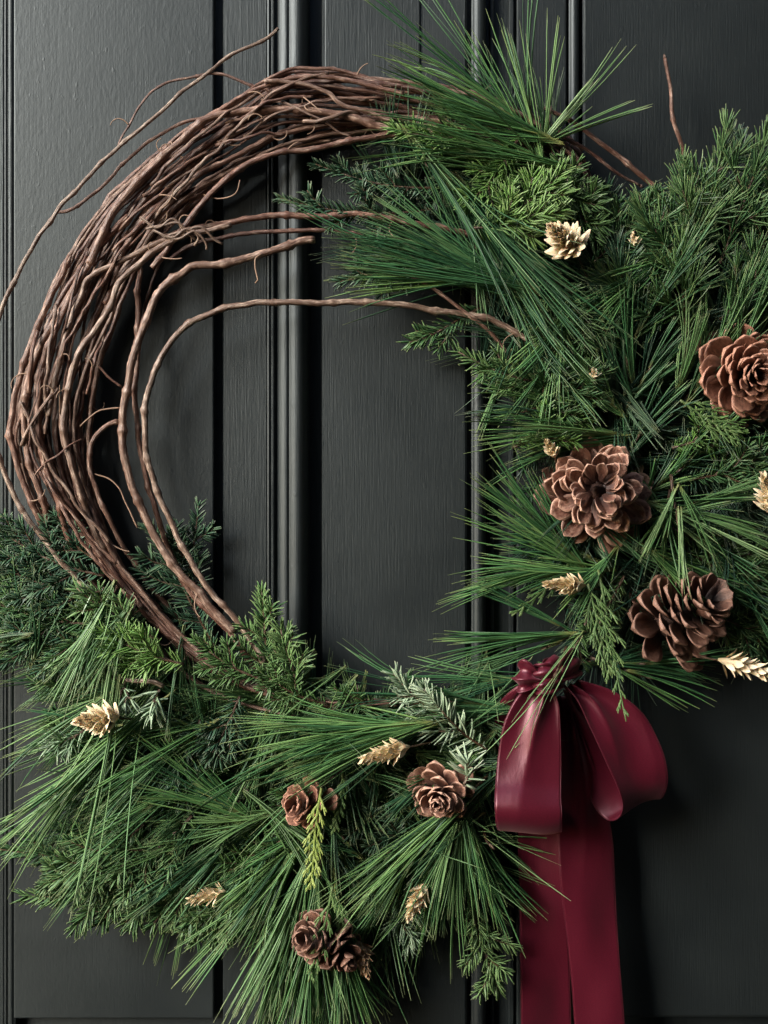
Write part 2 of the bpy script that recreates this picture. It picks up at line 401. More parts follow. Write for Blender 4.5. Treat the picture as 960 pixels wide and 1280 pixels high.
def vine(pts, r, tint, seed, nodes=True, tend=0, taper=(1, 1), wig=1.0, mat=None, cutend=False):
    """pts (n,3) px path, already dense"""
    global vine_count; vine_count += 1
    pts = np.asarray(pts, float).copy(); n = len(pts)
    step = np.linalg.norm(np.diff(pts[:, :2], axis=0), axis=1).mean()
    x = np.arange(n) * step / 70
    pts[:, 0] += smooth_noise(x, seed + 1, 2) * wig; pts[:, 1] += smooth_noise(x, seed + 2, 2) * wig; pts[:, 2] += smooth_noise(x, seed + 3, 1) * wig
    R = r * np.linspace(taper[0], taper[1], n) * (1 + .035 * smooth_noise(x * 2, seed + 4, 2))
    idx = []
    if nodes:
        bm_, idx = node_bumps(n, step, r, seed + 5); R = R * bm_

        for i in idx:       # a slight change of direction at each node
            k = np.random.default_rng(seed + i).uniform(-1, 1, 2) * 1.9
            d = np.maximum(0, 1 - np.abs(np.arange(n) - i) * step / 22)
            pts[:, 0] += d * k[0]; pts[:, 1] += d * k[1]
    nodev = np.zeros(n)
    for i in idx: nodev += np.exp(-((np.arange(n) - i - 1) * step / 2.2) ** 2)
    P = Wn(pts)
    V, F, A = tube(P, R * S, 9, tint=tint)
    A['nodev'] = np.repeat(np.clip(np.concatenate([[0], nodev, [0]]), 0, 1), 9)
    # fibrous surface: slightly uneven section
    Vc = np.repeat(np.vstack([P[:1], P, P[-1:]]), 9, 0)
    V = Vc + (V - Vc) * (1 + .06 * np.random.default_rng(seed + 9).standard_normal((len(V), 1)))
    o = link('vine', mesh_np('vine', V, F, mat or M_bark, A, origin=WORG), wreath)
    rr = np.random.default_rng(seed + 77)
    for q in range(tend):
        if not idx: break
        i = int(rr.choice(idx)); V, F, A = tendril_mesh(P[i] + np.array([0, -r * S * .6, 0]), seed * 31 + q)
        link('tendril', mesh_np('tendril', V, F, M_tendril, A, origin=WORG), o)
    if cutend:
        t = unit(P[0] - P[3]); e = P[0] + t * .0004
        Vd, Fd, Ad = tube(np.array([P[0] - t * .001, P[0] + t * .0006]), R[0] * S * .82, 12)
        link('cut_end', mesh_np('cut_end', Vd, Fd, M_cut, Ad, origin=WORG), o)
    return o
# the woven bundle
nb = 38
for i in range(nb):
    rr = np.random.default_rng(100 + i)
    v0 = (i + .5) / nb; t = np.linspace(0, 1, NP)
    v = v0 + .22 * smooth_noise(t * 2.8, 200 + i) + .05 * smooth_noise(t * 7, 300 + i)
    v = .5 + (v - .5) * 1.0
    v = np.clip(v, .02 + .06 * rr.random(), .98 - .06 * rr.random())
    # in its lower part the bundle is drawn tight on its inner side
    sq = np.clip((t - .60) / .10, 0, 1)
    if v0 > .12: v = v * (1 - sq) + sq * (.55 + .42 * v)
    h = 26 + 14 * math.sin(i * 2.4) + 9 * smooth_noise(t * 2.6, 400 + i) + 8 * np.sin(v * math.pi)
    P = np.stack([O_[:, 0] * (1 - v) + I_[:, 0] * v, O_[:, 1] * (1 - v) + I_[:, 1] * v, np.maximum(h, 6)], 1)
    a = int(NP * rr.uniform(0, .08)); b_ = int(NP * rr.uniform(.93, 1))
    if rr.random() < .30: a = int(NP * rr.uniform(.2, .42))
    if rr.random() < .28 : b_ = int(NP * rr.uniform(.58, .8))
    r = rr.choice([1.2, 1.7, 2.15, 2.6, 3.1], p=[.18, .25, .26, .2, .11])
    vine(P[a:b_], r, rr.uniform(0, .75), 1000 + i * 17, tend=int(rr.integers(0, 3)), wig=.8)
def tv(pts, r, tint, seed, h=None, **kw):
    pts = [(p[0], p[1], p[2] if len(p) > 2 else h) for p in pts]; r = r * .88; kw['wig'] = kw.get('wig', 1) * .65
    return vine(catmull(pts, 4), r, tint, seed, **kw)
# single vines traced one by one
tv([(348, 36), (330, 50), (290, 68), (262, 90), (225, 118), (190, 150), (150, 183), (110, 222), (70, 264), (40, 310), (15, 357), (-6, 410), (-18, 470), (-14, 530), (0, 575), (22, 628), (60, 682), (105, 732), (150, 778), (200, 830)], 4.1, .95, 11, h=46, taper=(.55, 1.0), tend=1)
tv([(345, 118), (322, 108), (295, 99), (268, 92), (235, 98), (200, 106), (177, 130), (157, 163), (147, 184)], 2.2, .35, 12, h=44, taper=(1, .6), tend=1)
tv([(300, 140), (235, 152), (185, 178), (155, 205), (120, 240), (88, 262), (70, 266)], 2.3, .55, 13, h=34)
tv([(620, 300), (520, 280), (450, 268), (400, 271), (350, 268), (300, 276), (250, 285), (212, 296), (175, 320), (150, 345), (130, 380)], 4.2, .45, 14, h=40, tend=2)
tv([(600, 310), (500, 300), (440, 290), (380, 288), (330, 290), (282, 297), (240, 305), (212, 325)], 3.0, .25, 15, h=34, tend=1)
tv([(393, 300), (378, 301), (350, 310), (312, 322), (272, 331), (243, 332), (232, 338), (203, 360), (184, 395), (171, 432), (161, 472), (153, 520), (154, 565), (166, 610), (186, 655), (212, 700), (250, 745), (292, 790)], 5.3, .7, 16, h=52, tend=1, cutend=True, wig=.8)
tv([(660, 425), (620, 403), (580, 393), (540, 387), (495, 380), (440, 377), (400, 379), (350, 377), (310, 380), (270, 390), (237, 405), (210, 432), (191, 470), (182, 512), (183, 560), (195, 610), (215, 655), (238, 700), (265, 742), (298, 778), (330, 830)], 4.2, .85, 17, h=50, tend=1, wig=.9)
tv([(176, 335), (173, 370), (173, 420), (169, 500), (175, 560), (190, 620), (208, 680), (238, 740), (288, 792), (320, 840)], 3.8, .4, 18, h=38, wig=1)
tv([(215, 292), (203, 322), (190, 352), (181, 385), (173, 440)], 2.0, .1, 19, h=30)
tv([(560, 166), (520, 165), (480, 160), (440, 147), (400, 140), (340, 137), (290, 141), (255, 151), (215, 187), (178, 222), (140, 268), (112, 330)], 5.2, .62, 20, h=56, tend=2)
tv([(500, 168), (440, 176), (395, 186), (335, 195), (292, 216), (252, 255), (225, 290), (190, 335)], 4.0, .35, 21, h=56, tend=3)
tv([(505, 118), (460, 106), (420, 98), (380, 96), (340, 104), (290, 128), (240, 160), (200, 205)], 3.0, .5, 22, h=54, tend=2)
tv([(490, 150), (430, 132), (410, 116), (375, 105), (330, 102)], 2.8, .7, 23, h=58)
tv([(290, 283), (250, 290), (205, 300), (160, 322), (112, 348), (100, 370), (85, 410), (70, 470), (60, 520)], 3.6, .8, 24, h=54, tend=2)
tv([(238, 285), (215, 300), (180, 325), (150, 352), (137, 385), (117, 415), (97, 445), (85, 485), (80, 540), (95, 600), (118, 665, 48), (150, 720, 36), (190, 770, 30), (240, 825, 24)], 4.2, .8, 25, h=58, tend=2)
tv([(160, 270), (130, 300), (100, 350), (75, 400), (55, 450), (48, 500), (50, 560), (70, 620), (88, 680, 40), (120, 735, 26), (160, 780, 18)], 4.0, .5, 26, h=52, tend=1)
tv([(90, 320), (62, 375), (38, 430), (20, 490), (14, 545), (28, 600), (45, 640), (62, 685, 30), (85, 730, 20), (120, 770, 16)], 4.2, .55, 27, h=44, tend=1)
tv([(110, 330), (78, 385), (52, 430), (34, 480), (30, 530), (38, 580), (55, 630), (68, 675, 34), (95, 725, 22), (130, 770, 16)], 4.4, .62, 28, h=48)
tv([(150, 527), (138, 530), (124, 540), (114, 556), (111, 580), (118, 605), (135, 645, 44), (158, 690, 30), (190, 735, 18), (225, 775, 10)], 3.8, .6, 29, h=48, taper=(.8, 1))
tv([(100, 533), (112, 522), (125, 513), (150, 510)], 1.1, .95, 30, h=50, nodes=False, mat=M_tendril)
tv([(118, 592), (135, 598), (150, 612), (160, 635), (172, 660)], 1.0, .95, 31, h=46, nodes=False, mat=M_tendril)
tv([(115, 448), (135, 470), (152, 484)], 1.6, .5, 32, h=40, nodes=False)
tv([(328, 318, 56), (320, 322, 60), (319, 335, 60), (322, 350, 59), (319, 354, 58)], 1.1, .9, 33, nodes=False, mat=M_tendril)
tv([(300, 225, 58), (294, 242, 60), (275, 248, 56), (255, 244, 52)], .8, .9, 34, nodes=False, mat=M_tendril)
for k, (x, y) in enumerate([(205, 280), (222, 292), (232, 296), (212, 285), (240, 290)]):
    rr = np.random.default_rng(50 + k)
    tv([(x - 30, y - 8 + 3 * k, 60), (x - 8, y + rr.uniform(-4, 6), 63), (x + 12, y - 6, 65), (x + 26, y + rr.uniform(0, 14), 61), (x + 14 + 6 * k, y + 15, 57)], 1.7, .9, 60 + k, nodes=False, wig=1.5)
# two dozen sloppy crossing shoots tying the bundle
for k in range(26):
    rr = np.random.default_rng(500 + k); i0 = int(NP * rr.uniform(.22, .66)); ln = int(rr.uniform(14, 34))
    va, vb = rr.uniform(.05, .95), rr.uniform(.05, .95)
    i1 = min(NP - 1, i0 + ln); P = []
    for q in np.linspace(0, 1, 5):
        i = int(i0 + q * (i1 - i0)); vv = va + (vb - va) * q
        P.append((*(O_[i] * (1 - vv) + I_[i] * vv), 52 + 10 * math.sin(q * 3.1) + rr.uniform(-3, 3)))
    vine(catmull(P, 4), rr.uniform(1.0, 2.3), rr.uniform(.2, .95), 3000 + k * 7, tend=int(rr.random() < .4), wig=2)

def bare_twig(label, pts, r, tint, seed, taper=(1, .6)):
    P = catmull(pts, 4); P[:, 0] += smooth_noise(np.arange(len(P)) / 18, seed) * .8
    Pw = Wn(P); o = thing('bare_twig', label, 'twig', Pw[0], 'bare twigs poking out of the greenery')
    bmp, idx = node_bumps(len(P), 4, r, seed)
    V, F, A = tube(Pw, r * S * np.linspace(*taper, len(P)) * bmp, 8, tint=tint)
    link('stem', mesh_np('stem', V, F, M_bark, A, origin=Pw[0]), o)
    V, F, A = tube(np.array([Pw[-1], Pw[-1] + unit(Pw[-1] - Pw[-4]) * .003]), [r * S * .9, r * S * .2], 6, tint=.3)
    link('bud', mesh_np('bud', V, F, M_bark, A, origin=Pw[0]), o)
bare_twig('bare brown twig standing upright against the door at the upper right', [(866, 235, 25), (857, 200, 34), (848, 170, 38), (840, 140, 40), (838, 108, 41), (831, 73, 42)], 2.8, .5, 41, (1.1, .75))
bare_twig('straight reddish twig slanting down right from the upright pine needles', [(680, 135, 40), (715, 152, 42), (750, 178, 42), (785, 205, 40), (825, 240, 34)], 3.4, .35, 42, (.7, 1))
bare_twig('short dark twig under the slanting reddish twig', [(690, 165, 34), (730, 185, 36), (770, 215, 34), (800, 232, 28)], 2.6, .15, 43)
bare_twig('forked tan twig tip meeting the long horizontal vine', [(640, 450, 44), (612, 415, 50), (575, 385, 54), (540, 360, 54), (497, 336, 52)], 2.7, .6, 44)
bare_twig('pale stub of twig among fir needles left of the pale flower at lower left', [(205, 858, 66), (190, 852, 72), (165, 851, 74), (140, 846, 70)], 3.2, .98, 45)

# ------------------------------------------------------------------ needles
def needle_arrays(P0, D, L, Wd, bend, K=5, flat=.8, side=None, tint=None, blunt=.35, taperp=.75):
    """P0 (N,3) bases, D (N,3) unit directions, L, Wd (N,), bend (N,3) end offset / L"""
    n = len(P0); t = np.linspace(0, 1, K + 1)
    C = P0[:, None] + D[:, None] * (L[:, None] * t)[..., None] + bend[:, None] * (L[:, None] * t ** 2)[..., None]
    ref = side if side is not None else unit(rng.standard_normal((n, 3)))
    a = unit(np.cross(D, ref)); b = np.cross(D, a)
    prof = np.where(t < taperp, 1, 1 - (t - taperp) / (1 - taperp) * (1 - blunt)); prof[0] = .75
    r = (Wd[:, None] * prof)[..., None]
    V = np.stack([C + r * a[:, None], C - r * a[:, None], C + r * flat * b[:, None]], 2)   # n,K+1,3,3
    V = V.reshape(-1, 3)
    base = (np.arange(n) * (K + 1) * 3)[:, None, None]; i = (np.arange(K) * 3)[None, :, None]; j = np.arange(3)[None, None]; j2 = (j + 1) % 3
    F = np.stack(np.broadcast_arrays(base + i + j, base + i + j2, base + i + 3 + j2, base + i + 3 + j), -1).reshape(-1, 4)
    tint = rng.random(n) if tint is None else tint
    A = {'tint': np.repeat(tint, (K + 1) * 3), 'along': np.tile(np.repeat(t, 3), n)}
    return V, F, A
UP = np.array([0, 0, 1.0]); VIEW = np.array([0, -1.0, 0])
def frame_of(ax):
    s = np.cross(ax, VIEW)
    if np.linalg.norm(s) < .15: s = np.cross(ax, UP)
    s = unit(s); return s, np.cross(s, ax)

def pine_geo(p0, ax, L, n, spread, r, stem=.22, wd=.85, droop=.10, fan=1.0, tint0=.5, B=5):
    """bundles of five long needles leaving the end of a twig"""
    s, u = frame_of(ax); nb_ = max(1, n // B)
    th = np.abs(r.normal(0, 1, nb_)) ** .8 * math.radians(spread) * .9; ph = r.uniform(0, 6.28, nb_)
    k = r.random(nb_) ** 1.2
    base = p0 + ax * (L * stem) * (k[:, None] - .62) * 2.5
    th = np.minimum(th + (1 - k) * math.radians(spread) * .35, 1.5)
    d = unit(ax * np.cos(th)[:, None] + np.sin(th)[:, None] * (np.cos(ph)[:, None] * s * fan + np.sin(ph)[:, None] * u * (.75 if fan == 1 else .55)))
    d = np.repeat(d, B, 0); base = np.repeat(base, B, 0); m_ = len(d)
    st_ = r.random(m_) < .04
    d = unit(d + r.normal(0, .055, (m_, 3)) + st_[:, None] * r.normal(0, .22, (m_, 3)))
    LL = L * np.repeat(r.uniform(.66, 1.0, nb_), B) * r.uniform(.9, 1.06, m_)
    bd = np.repeat(r.normal(0, .10, (nb_, 3)), B, 0) + r.normal(0, .03, (m_, 3)) - UP * (droop + .03) * (1 - np.abs(d @ UP))[:, None]
    base = base + r.normal(0, .0006, (m_, 3))
    # keep the tips in front of the door
    endy = base[:, 1] + (d[:, 1] + bd[:, 1]) * LL
    over = endy > -.004
    d[over, 1] -= (endy[over] + .004) / LL[over]
    tint = np.clip(np.repeat(r.normal(tint0, .24, nb_), B) + r.normal(0, .12, m_), 0, 1)
    return needle_arrays(base, unit(d), LL, np.full(m_, wd * S) * r.uniform(.75, 1.15, m_), bd, K=6, flat=.9, tint=tint, blunt=.3, taperp=.84)

def fir_geo(path, nl, r, dens=1.0, radial=False, wd=1.25, roll=0.0, curl=.12, tint0=.5, tipfan=True, ang=(62, 32)):
    """short flat needles ranked along a twig; path in world metres"""
    s_ = np.concatenate([[0], np.cumsum(np.linalg.norm(np.diff(path, axis=0), axis=1))]); Lp = s_[-1]
    n = max(8, int(Lp / S / 1.15 * dens)) 
    u = np.sort(r.random(n)) ** .95
    P0 = np.stack([np.interp(u * Lp, s_, path[:, k]) for k in range(3)], 1)
    T = unit(np.gradient(path, axis=0)); Ax = unit(np.stack([np.interp(u * Lp, s_, T[:, k]) for k in range(3)], 1))
    s = unit(np.cross(Ax, VIEW + .001)); up = np.cross(s, Ax)
    if roll: 
        c, q = math.cos(roll), math.sin(roll); s, up = s * c + up * q, up * c - s * q
    sg = np.where(np.arange(n) % 2, 1, -1)
    if radial: ph = r.uniform(0, 6.28, n)
    else: ph = np.where(sg > 0, 0, math.pi) + sg * r.uniform(-.35, 1.15, n)
    lat = np.cos(ph)[:, None] * s + np.sin(ph)[:, None] * up
    an = np.radians(ang[0] + (ang[1] - ang[0]) * u ** 2 + r.normal(0, 8, n))
    D = unit(Ax * np.cos(an)[:, None] + lat * np.sin(an)[:, None])
    L = nl * S * (np.minimum(1, .55 + u * 2) * (1 - .35 * u ** 4)) * r.uniform(.8, 1.1, n)
    bd = Ax * curl + r.normal(0, .07, (n, 3)) - UP * .03
    tint = np.clip(r.normal(tint0, .2, n) + .15 * u, 0, 1)
    return needle_arrays(P0, D, L, np.full(n, wd * S) * r.uniform(.8, 1.15, n), bd, K=3, flat=.3, side=up + r.normal(0, .35, (n, 3)), tint=tint, blunt=.4, taperp=.7)

def sag_path(a, b, sag, r, n=9):
    t = np.linspace(0, 1, n)[:, None]; P = a + (b - a) * t
    P = P + np.array([0, 0, -1.0]) * sag * np.sin(t * math.pi) * np.linalg.norm(b - a)
    P[:, 0] += np.sin(np.linspace(0, 5, n)) * r.normal(0, .0012); return P

seedc = [900]
def nxt():
    seedc[0] += 1; return np.random.default_rng(seedc[0])
GP = 'long-needled pine sprigs tucked into the wreath'; GF = 'short-needled fir sprigs tucked into the wreath'
GC = 'flat green cedar fronds tucked into the wreath'; GS = 'soft dense-needled yew-like sprigs at the right'
def pine(a, b, h0, h1, n, spread, mat, label, stem=.22, wd=1.05, droop=.06, fan=1.0, tint=.5, twig=45, B=5):
    r = nxt(); p0 = W(a[0], a[1], h0); p1 = W(b[0], b[1], h1); v = p1 - p0; L = np.linalg.norm(v); ax = v / L
    o = thing('pine_sprig', label, 'pine sprig', p0, GP)
    V, F, A = pine_geo(p0, ax, L, n, spread, r, stem, wd, droop, fan, tint, B)
    link('needles', mesh_np('needles', V, F, G[mat], A, origin=p0), o, 'stuff')
    back = p0 - ax * twig * S + np.array([0, .018, 0]); back[1] = min(back[1], -.006)
    P = sag_path(back, p0 + ax * L * stem * .7, .02, r)
    V, F, A = tube(P, np.linspace(2.4, 1.3, len(P)) * S, 7, tint=r.uniform(.2, .9))
    link('twig', mesh_np('twig', V, F, M_twig, A, origin=p0), o)
    V, F, A = tube(np.array([P[-1], P[-1] + ax * .003, P[-1] + ax * .006]), np.array([1.5, 1.9, .5]) * S, 7, tint=.8)
    link('bud', mesh_np('bud', V, F, M_twig, A, origin=p0), o)
    return o
def fir(a, b, h0, h1, nl, mat, label, sides=4, radial=False, roll=0., sag=.06, dens=1., wd=1.25, curl=.12, tint=.5, sl=.42, group=None, name='fir_sprig', cat='fir sprig', ang=(62, 32)):
    r = nxt(); p0 = W(a[0], a[1], h0); p1 = W(b[0], b[1], h1)
    o = thing(name, label, cat, p0, group or GF)
    path = sag_path(p0, p1, sag, r, 12); Lp = np.linalg.norm(p1 - p0)
    V, F, A = tube(path, np.linspace(1.9, .8, len(path)) * S, 6, tint=r.uniform(.2, .9))
    link('twig', mesh_np('twig', V, F, M_twig, A, origin=p0), o)
    geos = [fir_geo(path, nl, r, dens, radial, wd, roll, curl, tint, ang=ang)]
    T = unit(p1 - p0); s, u = frame_of(T)
    for k in range(sides):
        f = .22 + .6 * (k + .5) / max(1, sides); i = int(f * 11); sg = 1 if k % 2 else -1
        d = unit(T * .75 + s * sg * r.uniform(.55, .85) + u * r.uniform(-.1, .3))
        q = path[i] + d * Lp * sl * (1.1 - f * .7) * r.uniform(.85, 1.15); q[1] = min(q[1], -.004)
        sp = sag_path(path[i], q, .05, r, 8)
        V, F, A = tube(sp, np.linspace(1.3, .6, 8) * S, 5, tint=r.uniform(.2, .9))
        link('side_twig', mesh_np('side_twig', V, F, M_twig, A, origin=p0), o)
        geos.append(fir_geo(sp, nl * .9, r, dens, radial, wd, roll, curl, tint, ang=ang))
    V, F, A = merge(geos)
    link('needles', mesh_np('needles', V, F, G[mat], A, origin=p0), o, 'stuff')
    return o
def soft(a, b, h0, h1, nl, mat, label, sides=3, **kw):
    return fir(a, b, h0, h1, nl, mat, label, sides=sides, radial=True, wd=kw.pop('wd', 1.05), curl=.25, group=GS, name='yew_sprig', cat='yew sprig', ang=(58, 22), **kw)
def cedar(a, b, h0, h1, width, mat, label, n=15, sag=.04):
    r = nxt(); p0 = W(a[0], a[1], h0); p1 = W(b[0], b[1], h1); o = thing('cedar_frond', label, 'cedar frond', p0, GC)
    path = sag_path(p0, p1, sag, r, 20); L = np.linalg.norm(p1 - p0); T = unit(p1 - p0); s, u = frame_of(T)
    V, F, A = tube(path, np.linspace(1.6, .9, 20) * S, 6, flat=.6, tint=.4)
    link('stem', mesh_np('stem', V, F, G[mat], A, origin=p0), o)
    def scaly(P, r0):
        P = catmull(P, .0008); m_ = len(P); R = r0 * (1 + .38 * np.abs(np.sin(np.arange(m_) * 1.15))) * np.linspace(.85, .4, m_)
        return tube(P, R, 6, flat=.55, tint=r.uniform(.1, 1))
    for k in range(n):
        f = .08 + .9 * k / n; i = f * 19; p = np.array([np.interp(i, np.arange(20), path[:, c]) for c in range(3)])
        sg = 1 if k % 2 else -1; ln = width * S * (1 - .72 * f) * r.uniform(.75, 1.15) * (.55 + min(1, f * 3) * .45)
        d = unit(T * .85 + s * sg * r.uniform(.35, .6) + u * r.uniform(-.15, .25))
        e = p + d * ln + T * ln * .25; g = [scaly(np.array([p, p + d * ln * .5, e]), 1.55 * S)]
        for q in range(3):
            ff = .25 + .22 * q; pp = p + d * ln * ff; d2 = unit(d + T * .3 + s * (-sg if q % 2 else sg) * .55)
            g.append(scaly(np.array([pp, pp + d2 * ln * .18, pp + (d2 + T * .2) * ln * .34]), 1.3 * S))
        V, F, A = merge(g)
        link('branchlet', mesh_np('branchlet', V, F, G[mat], A, origin=p0), o)

# --- right and top
pine((668,172),(602,-62),56,60,24,8,'pine','tall pine needles standing straight up at the top edge, left of centre of the tuft', droop=.0)
pine((682,172),(708,-20),52,64,12,10,'pine','few thin pine needles standing up between the two top fans', droop=.0)
pine((692,160),(800,35),54,70,24,19,'bpine','pale pine needles fanning up right below the top edge', droop=.02)
pine((666,165),(470,5),52,62,30,14,'pine','sparse pine needles fanning to the upper left over the door', droop=.0)
pine((655,160),(468,88),64,62,80,9,'pine','dense pale pine brush lying over the upper end of the bare vines')
pine((665,195),(478,138),58,66,75,9,'pine','thick pine brush running left just under the top vine ends')
pine((640,215),(470,172),48,56,45,10,'olive','olive pine brush below the cut yellow vine end')
pine((620,350),(420,235),52,48,110,10,'dpine','big dark pine brush reaching left toward the fluted moulding')
pine((602,345),(384,282),60,54,85,8,'dpine','dark pine brush ending beside the thick cut vine')
pine((580,350),(402,335),52,50,60,8,'pine','lowest pale-tipped pine brush left of the upper opening')
pine((560,225),(735,430),60,52,120,9,'dpine','long dark needles sweeping down right behind the topmost seed head', droop=-.03)
pine((600,280),(700,470),48,44,90,12,'dpine','dark needles hanging down behind the upper middle of the greenery')
pine((748,540),(580,520),44,56,55,10,'pine','flat pine fan pointing left above the largest cone')
pine((735,555),(590,560),38,50,26,10,'pine','second thin pine fan pointing left just above the largest cone')
pine((700,510),(600,460),46,54,40,16,'pine','pine needles crossing the tan twig right of the opening')
pine((720,700),(612,590),44,56,85,12,'pine','thick pine brush at the lower left of the largest cone')
pine((725,690),(618,640),40,50,45,12,'dpine','dark pine brush under the thick one left of the largest cone')
pine((722,712),(568,712),50,58,60,9,'pine','pine fan pointing left over the narrow round bead')
pine((715,790),(580,712),46,50,16,9,'dpine','thin pine fan rising left from the knot of stems above the bow')
pine((712,792),(520,806),52,56,26,7,'pine','long pine fan pointing left just above the bow knot')
pine((705,800),(560,856),44,48,18,8,'dpine','sparse pine needles pointing down left behind the bow knot')
pine((708,822),(634,936),100,118,7,9,'bpine','seven pale loose needles hanging across the left bow loop', droop=.0, wd=.75, B=1, twig=10)
pine((850,640),(985,680),66,74,36,9,'bpine','pale blue-green needles fanning right below the reddish cone', tint=.6)
pine((850,636),(975,590),62,70,30,14,'bpine','pale needles fanning up right below the reddish cone', tint=.4)
pine((848,640),(850,762),80,92,16,19,'bpine','loose needles hanging down over the sideways dark cone', droop=.0)
pine((835,640),(810,730),62,66,26,20,'pine','short fan of needles hanging between the two open cones')
pine((856,458),(886,352),50,66,30,18,'bpine','upright pale needles left of the reddish cone')
pine((880,470),(965,330),44,60,60,14,'pine','pine needles rising right above the reddish cone')
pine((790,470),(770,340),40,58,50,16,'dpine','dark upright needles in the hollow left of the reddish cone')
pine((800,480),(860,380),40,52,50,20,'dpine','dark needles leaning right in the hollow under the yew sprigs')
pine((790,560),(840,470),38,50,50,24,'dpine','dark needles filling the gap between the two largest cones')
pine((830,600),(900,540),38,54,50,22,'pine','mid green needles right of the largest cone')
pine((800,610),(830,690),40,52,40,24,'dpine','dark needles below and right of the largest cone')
pine((790,840),(925,880),50,62,14,11,'pine','sparse long needles reaching right over the dark door under the dark cone')
pine((770,830),(945,830),40,50,40,9,'dpine','dark needles lying under the sideways dark cone')
pine((640,430),(600,520),40,46,34,16,'pine','pine needles hanging at the right end of the horizontal vine')
pine((670,440),(760,530),44,48,70,16,'pine','mid green needles sweeping toward the top of the largest cone')
fir((540,262),(352,248),34,38,17,'dfir','dark blue-green fir tip reaching furthest left under the vine bundle', sides=4, sl=.25)
fir((560,235),(392,205),36,42,17,'dfir','dark fir tip just below the vine bundle', sides=4, sl=.25)
fir((600,170),(486,160),60,62,20,'bfir','soft yellow-green fir tip at the cut vine end', sides=2, sl=.3)
fir((560,300),(428,352),44,44,20,'dfir','fir tip hanging above the long horizontal vine', sides=4, sl=.35)
fir((600,385),(508,428),40,38,20,'fir','small fir tip hanging below the long horizontal vine', sides=2, sl=.35)
fir((690,480),(572,440),52,56,21,'fir','silvery edged fir tip right of the opening under the vine', sides=3, sl=.3, tint=.75)
fir((740,440),(640,352),44,56,21,'fir','pale fir tip above the right end of the horizontal vine', sides=4, sl=.35, tint=.75)
fir((600,290),(706,212),58,72,25,'bfir','bright green fir spray above the topmost seed head', sides=4, dens=1.1)
fir((590,285),(704,262),62,74,25,'bfir','bright green fir spray pointing at the topmost seed head', sides=3, tint=.6)
fir((650,170),(580,262),58,66,22,'bfir','yellow-green fir spray hanging left of the topmost seed head', sides=4, tint=.35)
fir((690,190),(745,300),50,56,25,'olive','olive fir spray hanging right of the topmost seed head', sides=5)
fir((740,300),(700,200),44,54,24,'olive','olive fir spray under the slanting reddish twig', sides=4)
fir((740,330),(820,240),40,48,24,'fir','green fir spray filling the shoulder below the slanting twig', sides=5)
fir((680,330),(760,430),46,52,24,'fir','green fir spray under the topmost seed head', sides=5, tint=.6)
fir((640,520),(760,460),44,54,22,'fir','green fir spray above the largest cone', sides=5)
fir((640,560),(740,500),44,48,20,'bfir','bright green fir spray touching the top of the largest cone', sides=4, tint=.2)
soft((868,330),(905,160),44,62,34,'fir','tall yew sprig whose tip shows two pale buds', sides=4, tint=.7)
soft((900,330),(958,165),44,62,34,'fir','tall yew sprig at the upper right corner of the greenery', sides=4, tint=.5)
soft((860,360),(852,205),40,56,34,'fir','yew sprig beside the upright bare twig', sides=4)
soft((880,360),(800,262),38,58,36,'fir','yew sprig leaning left below the upright bare twig', sides=4)
soft((850,400),(760,345),36,58,38,'fir','yew sprig leaning left in the middle of the upper right', sides=4)
soft((900,400),(980,290),40,62,38,'fir','yew sprig leaning right over the reddish cone', sides=4)
soft((860,420),(850,300),44,66,38,'fir','front yew sprig with long curled needles above the reddish cone', sides=3, tint=.8)
soft((790,420),(770,310),40,56,34,'dfir','dark yew sprig right of the topmost seed head', sides=4)
soft((940,330),(990,200),44,60,34,'fir','yew sprig cut by the right edge near the top', sides=3)
fir((840,560),(930,520),44,56,18,'bfir','bright green spray just under the reddish cone', sides=4, tint=.2)
fir((860,600),(975,560),38,50,20,'fir','green spray at the right edge under the reddish cone', sides=5)
fir((860,690),(975,740),38,48,20,'fir','green spray right of the sideways dark cone', sides=6)
fir((850,740),(980,800),34,44,20,'fir','green spray lower right of the sideways dark cone', sides=6)
fir((840,660),(960,700),36,46,20,'olive','olive spray above the sideways dark cone', sides=5)
fir((780,720),(735,800),46,60,18,'fir','pale curled spray left of the sideways dark cone', sides=4, radial=True, tint=.8)
fir((735,770),(690,850),56,72,18,'olive','olive spray hanging in front of the bow knot', sides=2, radial=True)
cedar((748,712),(784,902),64,112,30,'dcedar','green cedar frond hanging down to the right bow loop', n=13)
cedar((735,730),(765,845),74,96,38,'dcedar','shorter cedar frond left of the sideways dark cone', n=16)
cedar((850,500),(925,545),56,66,44,'dcedar','small cedar frond under the reddish cone', n=12)
cedar((715,700),(640,770),46,52,30,'dcedar','thin cedar frond beside the side-lying tan seed head', n=10)
# --- bottom
pine((492,908),(272,935),74,84,130,10,'pine','huge pine brush pointing left across the bottom of the wreath', droop=.02, tint=.6)
pine((480,925),(300,1000),70,78,50,9,'pine','lower edge of needles beneath the huge brush pointing left')
pine((600,880),(400,858),50,56,60,9,'dpine','dark needles lying along the top edge of the lower greenery')
pine((640,850),(500,868),44,50,34,10,'dpine','dark needles left of the bow knot')
pine((290,1010),(160,938),56,66,85,12,'pine','pine brush pointing up left in the lower left mass')
pine((160,915),(-10,1070),60,66,100,9,'pine','pale pine brush sweeping down to the left edge', tint=.6)
pine((120,880),(-20,985),52,58,22,16,'pine','sparse needles crossing the left edge of the photo')
pine((110,900),(-30,880),44,50,12,12,'dpine','few dark needles pointing level past the left edge')
pine((140,905),(98,1150),78,80,14,4,'bpine','bundle of long bright needles hanging almost straight down at lower left', droop=.0)
pine((300,1030),(140,1080),62,68,60,12,'olive','olive needles in the centre of the lower left mass')
